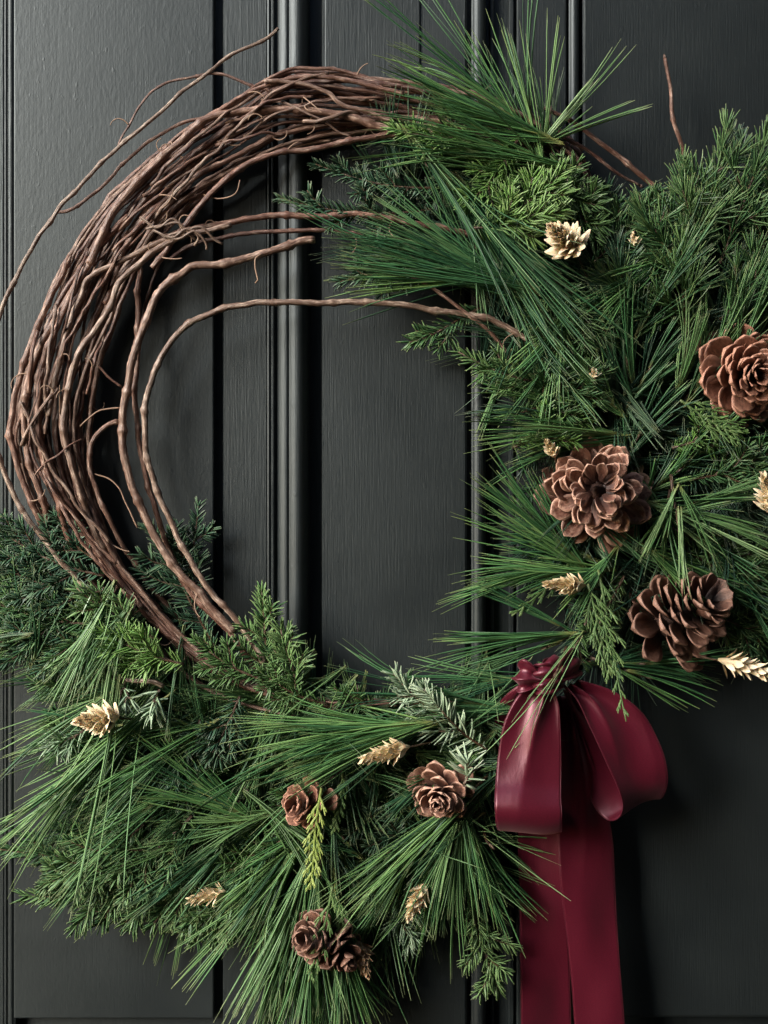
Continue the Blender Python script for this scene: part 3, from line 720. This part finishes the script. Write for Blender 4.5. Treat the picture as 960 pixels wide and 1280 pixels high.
pine((330,1010),(420,1090),56,66,40,25,'olive','olive needles left of the bright cedar frond')
pine((580,1000),(395,1140),62,74,85,9,'pine','pine brush sweeping down left from the small rose-shaped cone', tint=.65)
pine((570,1040),(440,1130),54,62,44,10,'dpine','dark pine brush under the small rose-shaped cone')
pine((565,1040),(500,1200),58,62,55,8,'pine','pine brush hanging down left of the lower tassel', tint=.6)
pine((575,1045),(560,1210),60,64,65,8,'bpine','long pine tassel hanging below the small rose-shaped cone')
pine((590,1045),(636,1190),56,60,60,9,'pine','pine tassel hanging beside the ribbon tails')
pine((600,1040),(705,1140),62,72,3,5,'bpine','two or three loose needles crossing the left ribbon tail', wd=.7, B=1, twig=10)
pine((372,1120),(318,1300),74,78,170,8,'bpine','bright pine tassel hanging to the bottom edge left of the lowest cones', droop=-.02)
pine((395,1125),(385,1310),68,72,90,8,'bpine','bright pine tassel straight under the lowest cones', droop=-.02)
pine((410,1130),(455,1300),60,64,60,9,'pine','pine tassel hanging to the bottom edge right of the lowest cones')
pine((350,1090),(258,1215),64,68,90,10,'pine','pine brush pointing down left at the bottom of the mass', tint=.7)
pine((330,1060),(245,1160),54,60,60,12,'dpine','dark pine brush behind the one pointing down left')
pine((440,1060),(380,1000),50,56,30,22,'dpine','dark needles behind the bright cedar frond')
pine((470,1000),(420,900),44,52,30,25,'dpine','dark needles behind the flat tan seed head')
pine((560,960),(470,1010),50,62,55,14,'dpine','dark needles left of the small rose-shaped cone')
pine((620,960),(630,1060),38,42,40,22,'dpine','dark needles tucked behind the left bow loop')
pine((450,880),(430,790),40,46,8,35,'olive','few thin needles standing up against the door in the opening', droop=0)
pine((130,760),(85,870),60,70,55,12,'bpine','bright green needles hanging at the left under the vines', tint=.4)
pine((150,790),(100,900),66,74,40,12,'bpine','bright green needles above the cream seed head at lower left', tint=.6)
fir((130,720),(-15,655),44,40,19,'dfir','dark fir branch at the left edge under the vines', sides=6)
fir((130,745),(-15,700),42,42,19,'dfir','second dark fir branch at the left edge', sides=6)
fir((150,780),(-12,752),42,44,20,'fir','green fir branch at the left edge below the dark ones', sides=6)
fir((150,800),(-8,800),40,42,20,'dfir','lowest dark fir branch at the upper left edge', sides=5)
fir((120,700),(60,640),40,42,18,'dfir','dark fir tip just behind the lowest outer vines', sides=4)
fir((200,800),(95,735),56,62,24,'fir','pale green fir branch under the long outer vine', sides=5, tint=.8)
fir((230,830),(130,790),64,72,26,'bfir','bright fir branch with long needles left of the lower vines', sides=5, tint=.5)
fir((270,810),(185,660),24,26,24,'dfir','dark fir branch inside the loop of the lower vines', sides=6, sag=-.05)
fir((235,740),(247,632),22,22,18,'dfir','small fir tip against the door edge inside the loop', sides=2)
fir((340,860),(326,736),46,52,21,'fir','upright fir tip at the left of the opening', sides=4, tint=.8)
fir((375,865),(352,785),50,58,24,'fir','pale fir tip right of the upright one', sides=4, tint=1)
fir((330,850),(242,800),60,64,18,'olive','olive spray at the foot of the lower vines', sides=4)
fir((410,880),(320,838),52,60,18,'olive','olive spray right of the foot of the vines', sides=5, tint=.7)
fir((612,938),(528,862),64,74,27,'sfir','silvery fir tip with broad pale needles left of the bow', sides=1, roll=.5, tint=.45, dens=.75, wd=1.5)
fir((560,905),(494,842),60,64,22,'sfir','smaller silvery fir tip further up left of the bow', sides=3, tint=.25, dens=.8, wd=1.4)
fir((580,980),(588,948),96,100,26,'sfir','stub of silvery fir needles on the small rose-shaped cone', sides=0, tint=.6, dens=1.0, wd=1.8, radial=True)
fir((200,862),(186,890),76,84,26,'sfir','silvery fir needles drooping from the pale twig stub', sides=1, tint=.3, dens=1.0, wd=1.5, radial=True)
fir((155,860),(160,880),74,82,26,'sfir','second silvery fir tuft left of the pale twig stub', sides=1, tint=.2, dens=.9, wd=1.4, radial=True)
fir((130,735),(112,742),60,70,26,'sfir','few pale needles at the end of the long outer vine', sides=0, tint=.4, dens=.6, wd=1.5, radial=True)
fir((110,910),(55,935),56,60,22,'sfir','grey-green fir tip left of the cream seed head at lower left', sides=3, tint=.05, radial=True)
fir((290,1080),(35,1120),56,54,24,'fir','long fir branch reaching the left edge at the bottom', sides=8, tint=.6, sl=.3)
fir((260,1050),(-10,1060),50,50,22,'fir','fir branch above the long one at the left edge', sides=8, tint=.4, sl=.3)
fir((300,1090),(110,1140),52,50,22,'fir','fir branch at the underside of the lower left mass', sides=6, tint=.6, sl=.3)
fir((340,1090),(210,1155),50,48,22,'fir','shorter fir branch at the underside left of centre', sides=6, tint=.6)
fir((260,960),(150,1030),46,56,20,'dfir','dark fir branch under the pine brush pointing up left', sides=6)
fir((300,1000),(210,1080),52,62,18,'olive','olive fir branch in the middle of the lower left mass', sides=6)
fir((380,1030),(280,1090),54,64,18,'olive','olive fir branch left of the cedar fronds', sides=6)
fir((430,960),(330,1040),48,56,18,'olive','olive fir branch under the huge pine brush', sides=6, tint=.2)
fir((250,900),(200,990),50,58,20,'dfir','dark fir branch right of the cream seed head', sides=5)
fir((300,870),(260,950),46,56,20,'dfir','dark fir branch under the foot of the vines', sides=5)
fir((470,880),(420,860),48,54,16,'olive','small olive spray on the upper edge of the lower greenery', sides=3)
fir((500,1100),(508,1185),48,50,20,'sfir','grey-green fir tip hanging under the half hidden pale seed head', sides=3, tint=.05)
fir((590,1120),(622,1240),44,44,18,'fir','fir tip hanging lowest beside the ribbon tails', sides=4, tint=1)
fir((540,1060),(430,1010),44,54,18,'dfir','dark fir branch between the cedar frond and the small cone', sides=5)
fir((560,1100),(460,1120),40,46,18,'dfir','dark fir branch behind the half hidden pale seed head', sides=5)
fir((480,1120),(430,1160),44,50,18,'fir','small fir spray above the brown seed head', sides=3)
cedar((402,985),(386,1112),104,112,30,'cedar','bright yellow-green cedar frond in the lower middle', n=16)
cedar((428,965),(420,1040),76,82,22,'dcedar','small yellow-green cedar frond right of the bright one', n=12)
cedar((416,1108),(386,1228),104,112,30,'dcedar','lowest cedar frond hanging over the dark small cones', n=9)
cedar((420,1120),(432,1200),76,80,34,'dcedar','thin cedar frond beside the lowest one', n=12)
# extra overlapping sprigs
pine((230,930),(90,1030),58,66,90,13,'pine','soft pine brush between the two lower left fans', tint=.55)
pine((310,1040),(180,1120),56,62,100,12,'dpine','soft dark pine brush under the olive needles at lower left', tint=.6)
pine((360,1060),(250,1150),58,64,90,12,'pine','soft pine brush above the tassel pointing down left')
pine((200,1000),(40,1110),56,62,80,11,'pine','soft pine brush over the long lowest fir branch')
pine((520,1060),(420,1180),58,66,80,11,'pine','pine brush hanging between the lowest frond and the tassel', tint=.6)
pine((540,900),(420,960),50,56,50,14,'dpine','dark needles behind the flat tan seed head on its right')
pine((600,930),(520,1000),44,50,50,16,'pine','pine needles between the silvery tip and the small cone')
pine((820,330),(720,400),52,60,60,16,'pine','soft needles right below the topmost seed head')
pine((820,380),(900,250),54,64,50,14,'dpine','soft upright needles among the yew sprigs')
pine((930,430),(985,260),54,62,60,12,'pine','soft upright needles at the right edge above the reddish cone')
pine((700,420),(650,540),50,58,60,14,'pine','soft needles falling left of the upper right hollow', tint=.6)
pine((760,500),(690,430),48,56,50,14,'pine','soft needles crossing above the largest cone', tint=.6)
pine((880,560),(960,490),44,50,50,16,'dpine','dark needles under the reddish cone at the edge')
pine((840,700),(960,760),50,58,70,12,'pine','soft needles right of the sideways dark cone')
pine((900,700),(990,800),46,54,60,12,'dpine','dark needles at the right edge above the wheat-like seed head')
pine((760,700),(700,780),54,62,40,14,'pine','soft needles left of the sideways dark cone', tint=.6)
pine((740,650),(800,740),40,46,40,16,'dpine','dark needles under the largest cone')
pine((385,1150),(335,1345),66,70,90,8,'pine','long pine tassel running off the bottom edge', tint=.6)
pine((420,1150),(425,1345),60,64,80,8,'pine','long pine tassel running off the bottom edge below the lowest cones')
fir((330,1080),(240,1165),62,62,22,'fir','pale tipped fir branch on the underside left of the tassels', sides=6, tint=.7)
fir((180,1030),(60,1105),64,66,22,'fir','pale tipped fir branch over the lower left corner of the greenery', sides=6, tint=.65)
fir((240,1020),(120,1110),66,66,22,'fir','drooping fir branch in the lower left mass', sides=6, tint=.6)
# ------------------------------------------------------------------ hidden mass of greenery behind the single sprigs
def in_poly(x, y, poly):
    c = False; j = len(poly) - 1
    for i in range(len(poly)):
        xi, yi = poly[i]; xj, yj = poly[j]
        if (yi > y) != (yj > y) and x < (xj - xi) * (y - yi) / (yj - yi) + xi: c = not c
        j = i
    return c
def filler(name, label, poly, npine, nfir, hr, flow, mat):
    r = nxt(); xs = [p[0] for p in poly]; ys = [p[1] for p in poly]; g = []
    k = 0
    while k < npine + nfir:
        x, y = r.uniform(min(xs), max(xs)), r.uniform(min(ys), max(ys))
        if not in_poly(x, y, poly): continue
        k += 1; h = r.uniform(*hr); a = flow(x, y) + r.normal(0, 45); a = math.radians(a)
        p0 = W(x, y, h)
        if k <= npine:
            ax = unit(V3(math.cos(a), math.sin(a), r.normal(.1, .25)))
            g.append(pine_geo(p0 - ax * 40 * S, ax, r.uniform(80, 150) * S, 40, 17, r, tint0=r.uniform(.2, .75)))
        else:
            L = r.uniform(45, 80) * S; ax = unit(V3(math.cos(a), math.sin(a), r.normal(.1, .3)))
            g.append(fir_geo(sag_path(p0 - ax * L * .5, p0 + ax * L * .5, .05, r), r.uniform(17, 26), r, 1.0, r.random() < .5, tint0=r.uniform(.15, .7)))
    V, F, A = merge(g); 
    V[:, 1] = np.minimum(V[:, 1], -.0015)
    o = link(name, mesh_np(name, V, F, G[mat], A)); o['kind'] = 'stuff'; o['label'] = label; o['category'] = 'greenery'
polyR = [(520, 130), (640, 150), (720, 190), (790, 250), (850, 230), (900, 190), (1000, 180), (1150, 400), (1100, 700), (1000, 800), (900, 810), (800, 830), (720, 830), (680, 790), (650, 700), (650, 600), (640, 520), (650, 460), (600, 390), (500, 300), (440, 240), (470, 210)]
polyB = [(-60, 680), (60, 690), (130, 760), (210, 850), (300, 850), (420, 870), (600, 870), (620, 960), (600, 1080), (560, 1120), (470, 1150), (400, 1160), (300, 1120), (180, 1090), (90, 1060), (110, 960), (70, 880), (50, 820), (-60, 800)]
filler('greenery_mass', 'dense dark tangle of evergreen needles deep inside the right of the wreath', polyR, 150, 210, (5, 34), lambda x, y: math.degrees(math.atan2(y - 500, x - 800)), 'dfir')  # darker needle colour deepens the shade in the hollows
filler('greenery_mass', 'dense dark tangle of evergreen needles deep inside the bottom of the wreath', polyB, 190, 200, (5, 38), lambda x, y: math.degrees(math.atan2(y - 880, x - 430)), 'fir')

# ------------------------------------------------------------------ cones
def scale_mesh(L, Wd, thick, mat, curve=.25, nu=8, nv=5, cup=.28, tiptk=1.6, point=0.0):
    us = [0, .25, .48, .66, .80, .90, .965, 1]; vs = np.array([-1, -.6, 0, .6, 1]); top, bot, al, ed = [], [], [], []
    for u in us:
        wv = (.30 + .70 * math.sin(min(1, u / .74) * math.pi / 2) ** 1.6) * (1 if u < .74 else math.sqrt(max(0, 1 - ((u - .74) / .268) ** 2)))
        wv = max(.10, wv) * (1 - point * max(0, u - .5))
        for v in vs:
            x = L * (u - .05 * v * v * u); y = Wd / 2 * wv * v
            z = L * curve * u ** 2.2 + cup * Wd * (v * wv) ** 2 * .5
            tk = thick * (.5 + (tiptk - .5) * u ** 3) * (1 - .75 * v * v)
            top.append((x, y, z + tk * .5)); bot.append((x, y, z - tk * .5)); al.append(u); ed.append(max(abs(v) ** 6 * min(1, u * 1.5), max(0, (u - .93) / .07)))
    Vv = np.array(top + bot); n = nu * nv; F = []
    for i in range(nu - 1):
        for j in range(nv - 1):
            a = i * nv + j; F.append((a, a + nv, a + nv + 1, a + 1)); F.append((n + a, n + a + 1, n + a + nv + 1, n + a + nv))
    for i in range(nu - 1):
        a = i * nv; F.append((a, n + a, n + a + nv, a + nv)); a += nv - 1; F.append((a, a + nv, n + a + nv, n + a))
    for j in range(nv - 1):
        a = (nu - 1) * nv + j; F.append((a, n + a, n + a + 1, a + 1))
    return mesh_np('scale', Vv, F, mat, {'along': np.array(al + al), 'edge': np.array(ed + ed)})
def rosette(name, cat, label, group, px, py, h, axis, N_, H, L0, L1, e0, e1, r0, meshes, part, core_mat, jit=.1, pw=1.0, spin=0, core=True, zp=1.0, drop=None, seed=0, W0=1.0, rt=.75):
    """scales set in a spiral round an axis: i=0 lowest/outermost, e elevation from the equator"""
    rr = np.random.default_rng(4000 + int(px) + seed)
    o = thing(name, label, cat, W(px, py, h), group)
    ax = Vector(unit(V3(*axis))); o.rotation_mode = 'QUATERNION'
    o.rotation_quaternion = Vector((0, 0, 1)).rotation_difference(ax) @ Quaternion((0, 0, 1), spin)
    for i in range(N_):
        f = i / (N_ - 1); az = i * 2.39996 + rr.normal(0, jit * .5)
        if drop and drop(f, az): continue
        el = math.radians(e0 + (e1 - e0) * f ** pw) + rr.normal(0, jit)
        ln = (L0 + (L1 - L0) * f) * rr.uniform(.9, 1.08)
        rad = r0 * (1 - rt * f) * S
        c = link(part, meshes[i % len(meshes)], o)
        c.location = (rad * math.cos(az), rad * math.sin(az), (f ** zp - .5) * H * S)
        c.rotation_euler = (rr.normal(0, jit), -el, az)
        c.scale = (ln, ln * rr.uniform(.92, 1.08) * (W0 if f < .5 else 1), ln)
    if core:
        P = np.array([(0, 0, z * H * S) for z in np.linspace(-.62, .18, 7)]); R = np.array([.3, .9, 1.1, 1.0, .75, .5, .15]) * r0 * S * 1.25
        V, F, A = tube(P, R, 10); link('core', mesh_np('core', V, F, core_mat, A), o)
    return o
def scales(mat, Lpx, Wpx, th, n=3, **kw):
    out = []
    for k in range(n):
        me = scale_mesh(Lpx * S, Wpx * S, th * S, mat, **{**dict(curve=.14 + .05 * k, cup=.22 + .07 * k), **kw})
        out.append(me)
    return out
GCN = 'brown pine cones tied to the wreath'
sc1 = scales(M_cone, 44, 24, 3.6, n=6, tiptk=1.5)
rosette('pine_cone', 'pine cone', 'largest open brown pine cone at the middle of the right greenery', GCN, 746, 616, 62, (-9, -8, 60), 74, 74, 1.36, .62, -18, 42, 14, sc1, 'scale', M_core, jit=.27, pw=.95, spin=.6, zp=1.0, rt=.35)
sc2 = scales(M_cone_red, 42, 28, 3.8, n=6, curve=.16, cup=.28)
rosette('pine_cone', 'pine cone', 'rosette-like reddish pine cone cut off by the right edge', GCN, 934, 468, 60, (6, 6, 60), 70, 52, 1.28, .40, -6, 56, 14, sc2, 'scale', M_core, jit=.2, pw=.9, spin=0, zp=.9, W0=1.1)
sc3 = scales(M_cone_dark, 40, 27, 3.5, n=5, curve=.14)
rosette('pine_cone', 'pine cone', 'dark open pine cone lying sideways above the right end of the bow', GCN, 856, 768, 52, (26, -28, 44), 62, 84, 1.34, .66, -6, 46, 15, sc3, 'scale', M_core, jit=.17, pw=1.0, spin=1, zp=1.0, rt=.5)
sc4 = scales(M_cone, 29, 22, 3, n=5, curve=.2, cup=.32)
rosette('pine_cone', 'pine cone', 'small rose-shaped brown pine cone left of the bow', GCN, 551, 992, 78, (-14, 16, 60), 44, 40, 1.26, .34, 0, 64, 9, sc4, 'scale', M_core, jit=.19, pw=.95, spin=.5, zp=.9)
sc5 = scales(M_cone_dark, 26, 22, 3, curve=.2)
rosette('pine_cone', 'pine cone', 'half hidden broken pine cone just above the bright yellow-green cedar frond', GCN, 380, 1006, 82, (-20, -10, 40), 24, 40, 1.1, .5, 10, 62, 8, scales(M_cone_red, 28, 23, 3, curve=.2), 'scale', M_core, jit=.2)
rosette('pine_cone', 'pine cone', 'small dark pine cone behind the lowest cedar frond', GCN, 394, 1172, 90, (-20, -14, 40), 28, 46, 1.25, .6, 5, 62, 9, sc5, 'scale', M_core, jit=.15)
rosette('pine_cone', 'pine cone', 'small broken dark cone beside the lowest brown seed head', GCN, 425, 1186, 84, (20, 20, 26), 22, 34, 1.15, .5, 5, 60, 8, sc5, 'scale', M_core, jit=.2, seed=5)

# ------------------------------------------------------------------ dried seed heads
def bract_mesh(L, Wd, mat, curve=.12, fold=.25):
    nu = 7; V, F, al = [], [], []
    prof = [.45, .85, 1.0, .98, .82, .52, .12]
    for i in range(nu):
        u = i / (nu - 1)
        for v in (-1, -.5, 0, .5, 1):
            V.append((L * u, Wd / 2 * prof[i] * v, L * curve * math.sin(u * 2.6) - fold * Wd * abs(v) ** 1.5 * prof[i] * .5 + (.02 * L if v == 0 else 0))); al.append(u)
    for i in range(nu - 1):
        for j in range(4): a = i * 5 + j; F.append((a, a + 5, a + 6, a + 1))
    return mesh_np('bract', V, F, mat, {'along': np.array(al)})
GB = 'dried pale seed heads dotted over the wreath'
def seedhead(label, px, py, h0, axis, n, H, L, Wd, mat, e0=35, e1=82, r0=4, L0=1.0, L1=.75, stem=None, **kw):
    h = h0 + (18 if L > 13 else 4)
    ms = [bract_mesh(L * S, Wd * S, mat, .10 + .06 * k, .3 + .1 * k) for k in range(3)]
    o = rosette('dried_seed_head', 'seed head', label, GB, px, py, h, axis, n, H, L0, L1, e0, e1, r0, ms, 'bract', mat, jit=.10, **kw)
    a = unit(V3(*axis)); q = W(px, py, h)
    P = np.array([-a * H * S * .4, -a * H * S * .9 + np.array([0, .004, -.002]), -a * H * S * 1.5 + np.array([0, .012, -.005])])
    R = o.rotation_quaternion.to_matrix().inverted()
    P = np.array([R @ Vector(p) for p in P])
    V, F, A = tube(catmull(P, .002), 1.2 * S, 6, tint=.9)
    link('stem', mesh_np('stem', V, F, M_twig, A), o)
seedhead('full cream seed head like a pointed flower, topmost on the wreath', 708, 303, 74, (-26, -14, 30), 64, 40, 25, 12, M_bract, 26, 84, 6, 1.1, .85)
seedhead('tan spiky seed head lying flat above the small rose-shaped cone', 484, 941, 78, (-40, 8, 16), 60, 46, 16, 8.5, M_bract_tan, 40, 78, 4, 1.05, .85)
seedhead('cream flower-like seed head at the lower left', 127, 899, 80, (-34, -2, 30), 52, 34, 22, 12, M_bract, 28, 82, 5, 1.1, .85)
seedhead('tan seed head lying on its side below the largest cone', 708, 731, 60, (-40, -2, 14), 46, 40, 15, 9, M_bract_tan, 35, 78, 4, 1.05, .85)
seedhead('cream seed head cut by the right edge below the reddish cone', 960, 620, 66, (-14, -34, 20), 44, 42, 17, 8, M_bract, 30, 78, 5, 1.05, .85)
seedhead('cream seed head like a wheat ear at the right edge under the dark cone', 936, 835, 60, (44, 12, 10), 48, 58, 17, 8, M_bract, 30, 62, 4, 1.05, .9)
seedhead('faded tan seed head half buried at the lower left underside', 262, 1119, 56, (-40, 6, 14), 34, 34, 15, 7, M_bract_tan, 30, 76, 4, 1.0, .85)
seedhead('pale seed head half hidden below the small rose-shaped cone', 522, 1124, 54, (-14, 22, 16), 42, 34, 16, 9, M_bract_tan, 35, 78, 4, 1.05, .8)
seedhead('tiny cream seed tip left of the reddish cone', 743, 468, 66, (-4, -10, 8), 14, 9, 8, 4, M_bract, 30, 80, 1.5)
seedhead('brown seed head at the right of the lowest cones', 452, 1195, 58, (8, 18, 20), 40, 32, 17, 9, M_bract_brown, 35, 80, 4)
seedhead('greenish tan bud at the upper left of the largest cone', 689, 562, 62, (-10, -14, 12), 22, 20, 12, 6, M_bract_tan, 35, 80, 3)
seedhead('small yellow-green bud left of the yew sprigs', 793, 301, 56, (-6, -14, 10), 14, 12, 9, 4, M_bract_tan, 35, 80, 2)

# ------------------------------------------------------------------ ribbon bow
bow = thing('ribbon_bow', 'burgundy satin ribbon bow with two long tails at the lower right of the wreath', 'bow', W(690, 845, 70))
BORG = np.array(bow.location)
def ribbon(name, secs, nv=28, cross=0.0, thick=.00045, label=None, wob=0.0, seed=0, pl0=0, pl1=0, plen=60, plf=1.6, edges=True):
    secs = np.array([[*a, *b] for a, b in secs], float)
    Q = catmull(secs, 5) if len(secs) > 2 else secs
    n = len(Q); A3, B3 = Wn(Q[:, :3]), Wn(Q[:, 3:])
    t = np.linspace(0, 1, nv)
    V = A3[:, None] * (1 - t)[None, :, None] + B3[:, None] * t[None, :, None]
    T = unit(np.gradient((A3 + B3) / 2, axis=0)); Nn = unit(np.cross(T, unit(B3 - A3)))
    V = V + Nn[:, None] * (np.sin(t * math.pi) * cross * S)[None, :, None]
    if wob:
        uu = np.linspace(0, 1, n)
        ww = sum(np.outer(np.sin(uu * f * 6.28 + p), np.cos(t * g * 3.14 + p2)) for f, p, g, p2 in ((1.3, seed, 1, .3), (2.7, seed * 2, 2, 1.1), (4.1, seed * 3, 1.5, 2)))
        V = V + Nn[:, None] * (ww * wob * S)[..., None]
    if pl0 or pl1:
        d_ = np.concatenate([[0], np.cumsum(np.linalg.norm(np.diff((A3 + B3) / 2, axis=0), axis=1))]) / S
        am = pl0 * np.exp(-(d_ / plen) ** 1.5) + pl1 * np.exp(-((d_[-1] - d_) / plen) ** 1.5)
        V = V + Nn[:, None] * (am[:, None] * np.clip(np.sin(t * 3.14159), 0, 1)[None] ** .5 * (1 - 2.6 * np.abs(np.sin(t[None] * 3.1416 * plf + seed + d_[:, None] * .01)) ** .8) * S)[..., None]
    i = np.arange(n - 1)[:, None] * nv; j = np.arange(nv - 1)[None]
    F = np.stack([i + j, i + j + 1, i + nv + j + 1, i + nv + j], -1).reshape(-1, 4)
    s = np.concatenate([[0], np.cumsum(np.linalg.norm(np.diff((A3 + B3) / 2, axis=0), axis=1))])
    rib = np.stack([np.tile(t * .05, n), np.repeat(s, nv), np.zeros(n * nv)], 1)
    me = mesh_np(name, V.reshape(-1, 3), F, M_satin, {'rib': rib * 20}, origin=BORG)
    o = link(name, me, bow)
    md = o.modifiers.new('solid', 'SOLIDIFY'); md.thickness = thick; md.offset = 0
    if label: o['label'] = label
    if edges:
        for kk in (0, nv - 1):
            E = V[:, kk]; Ve, Fe, Ae = tube(E, .55 * S, 6); Ae['rib'] = Ae['tuv']
            link('woven_edge', mesh_np('woven_edge', Ve, Fe, M_satin, Ae, origin=BORG), o)
    return o
# tails
ribbon('tail', [((672, 880, 52), (700, 880, 52)), ((655, 960, 40), (700, 960, 44)), ((648, 1040, 26), (699, 1040, 38)), ((649, 1085, 20), (702, 1085, 37)), ((650, 1130, 24), (705, 1130, 30)), ((651, 1200, 30), (711, 1200, 24)), ((652, 1300, 32), (714, 1300, 20)), ((650, 1420, 24), (716, 1420, 20)), ((655, 1560, 22), (722, 1540, 20))], cross=-3, wob=1.2, seed=1, pl0=5, plen=90, label='left ribbon tail hanging straight down')
ribbon('tail', [((688, 870, 60), (712, 872, 60)), ((695, 915, 58), (728, 920, 56)), ((697, 980, 50), (748, 975, 44)), ((698, 1040, 44), (763, 1035, 40)), ((702, 1110, 50), (768, 1110, 38)), ((712, 1200, 40), (774, 1200, 46)), ((719, 1290, 34), (781, 1290, 44)), ((724, 1420, 28), (788, 1420, 28)), ((726, 1550, 26), (792, 1570, 26))], cross=2.5, wob=1.2, seed=2, pl0=5, plen=110, label='right ribbon tail hanging straight down')
# left loop: down the front, round the bottom, up behind
ribbon('loop', [((664, 856, 76), (690, 858, 80)), ((646, 872, 80), (698, 880, 84)), ((630, 905, 82), (700, 910, 86)), ((623, 945, 84), (701, 950, 88)), ((620, 975, 90), (701, 980, 94)), ((619, 994, 101), (701, 1000, 105)), ((619, 1010, 108), (702, 1015, 112)), ((620, 1026, 104), (702, 1030, 108)), ((622, 1036, 90), (702, 1038, 94)), ((625, 1036, 66), (701, 1038, 70)), ((626, 1024, 48), (700, 1026, 54)), ((624, 990, 36), (697, 990, 44)), ((618, 930, 34), (690, 930, 44)), ((622, 885, 44), (680, 885, 54)), ((640, 862, 58), (680, 860, 64)), ((662, 850, 66), (684, 850, 70))], cross=4, wob=.9, seed=3, pl0=6, pl1=4, plen=75, label='left loop of the bow with a bright sheen near its bottom')
# right loop
ribbon('loop', [((706, 856, 80), (722, 850, 72)), ((722, 874, 88), (768, 866, 76)), ((738, 908, 94), (804, 893, 82)), ((756, 948, 98), (826, 934, 86)), ((772, 984, 98), (834, 968, 84)), ((778, 1006, 90), (833, 988, 76)), ((772, 1022, 76), (827, 1000, 62)), ((758, 1024, 60), (818, 996, 48)), ((742, 1006, 48), (806, 972, 38)), ((729, 970, 44), (794, 935, 34)), ((720, 930, 48), (770, 895, 38)), ((712, 890, 58), (735, 868, 52)), ((704, 862, 68), (718, 855, 62))], cross=-5, wob=1.0, seed=4, pl0=6, pl1=4, plen=70, label='right loop of the bow opening towards the viewer')
# the gathered knot
K = dict(edges=True, nv=36)
ribbon('knot_band', [((664, 836, 58), (666, 862, 58)), ((664, 832, 80), (668, 866, 80)), ((672, 830, 92), (677, 868, 92)), ((684, 829, 94), (690, 867, 94)), ((698, 832, 86), (701, 862, 86)), ((706, 834, 62), (705, 858, 62))], cross=3, wob=.8, seed=5, pl0=4.5, plen=400, plf=2.6, **K)
ribbon('knot_ruffle', [((674, 842, 88), (678, 856, 88)), ((662, 828, 93), (664, 862, 93)), ((652, 824, 90), (650, 866, 90)), ((647, 830, 82), (645, 862, 80)), ((652, 836, 72), (652, 858, 70))], cross=3, wob=1.2, seed=6, pl0=4.5, plen=400, plf=1.7, **K)
ribbon('knot_ruffle', [((690, 838, 88), (694, 852, 88)), ((702, 822, 86), (710, 850, 86)), ((712, 812, 76), (722, 846, 76)), ((716, 810, 66), (727, 842, 66)), ((712, 816, 56), (720, 842, 58))], cross=3, wob=1.2, seed=8, pl0=4, plen=400, plf=1.6, **K)
ribbon('knot_ruffle', [((676, 836, 86), (694, 838, 86)), ((678, 828, 84), (702, 828, 84)), ((684, 822, 74), (708, 822, 74)), ((690, 822, 60), (708, 822, 60))], cross=3, wob=1.0, seed=9, pl0=3, plen=400, plf=1.4, **K)
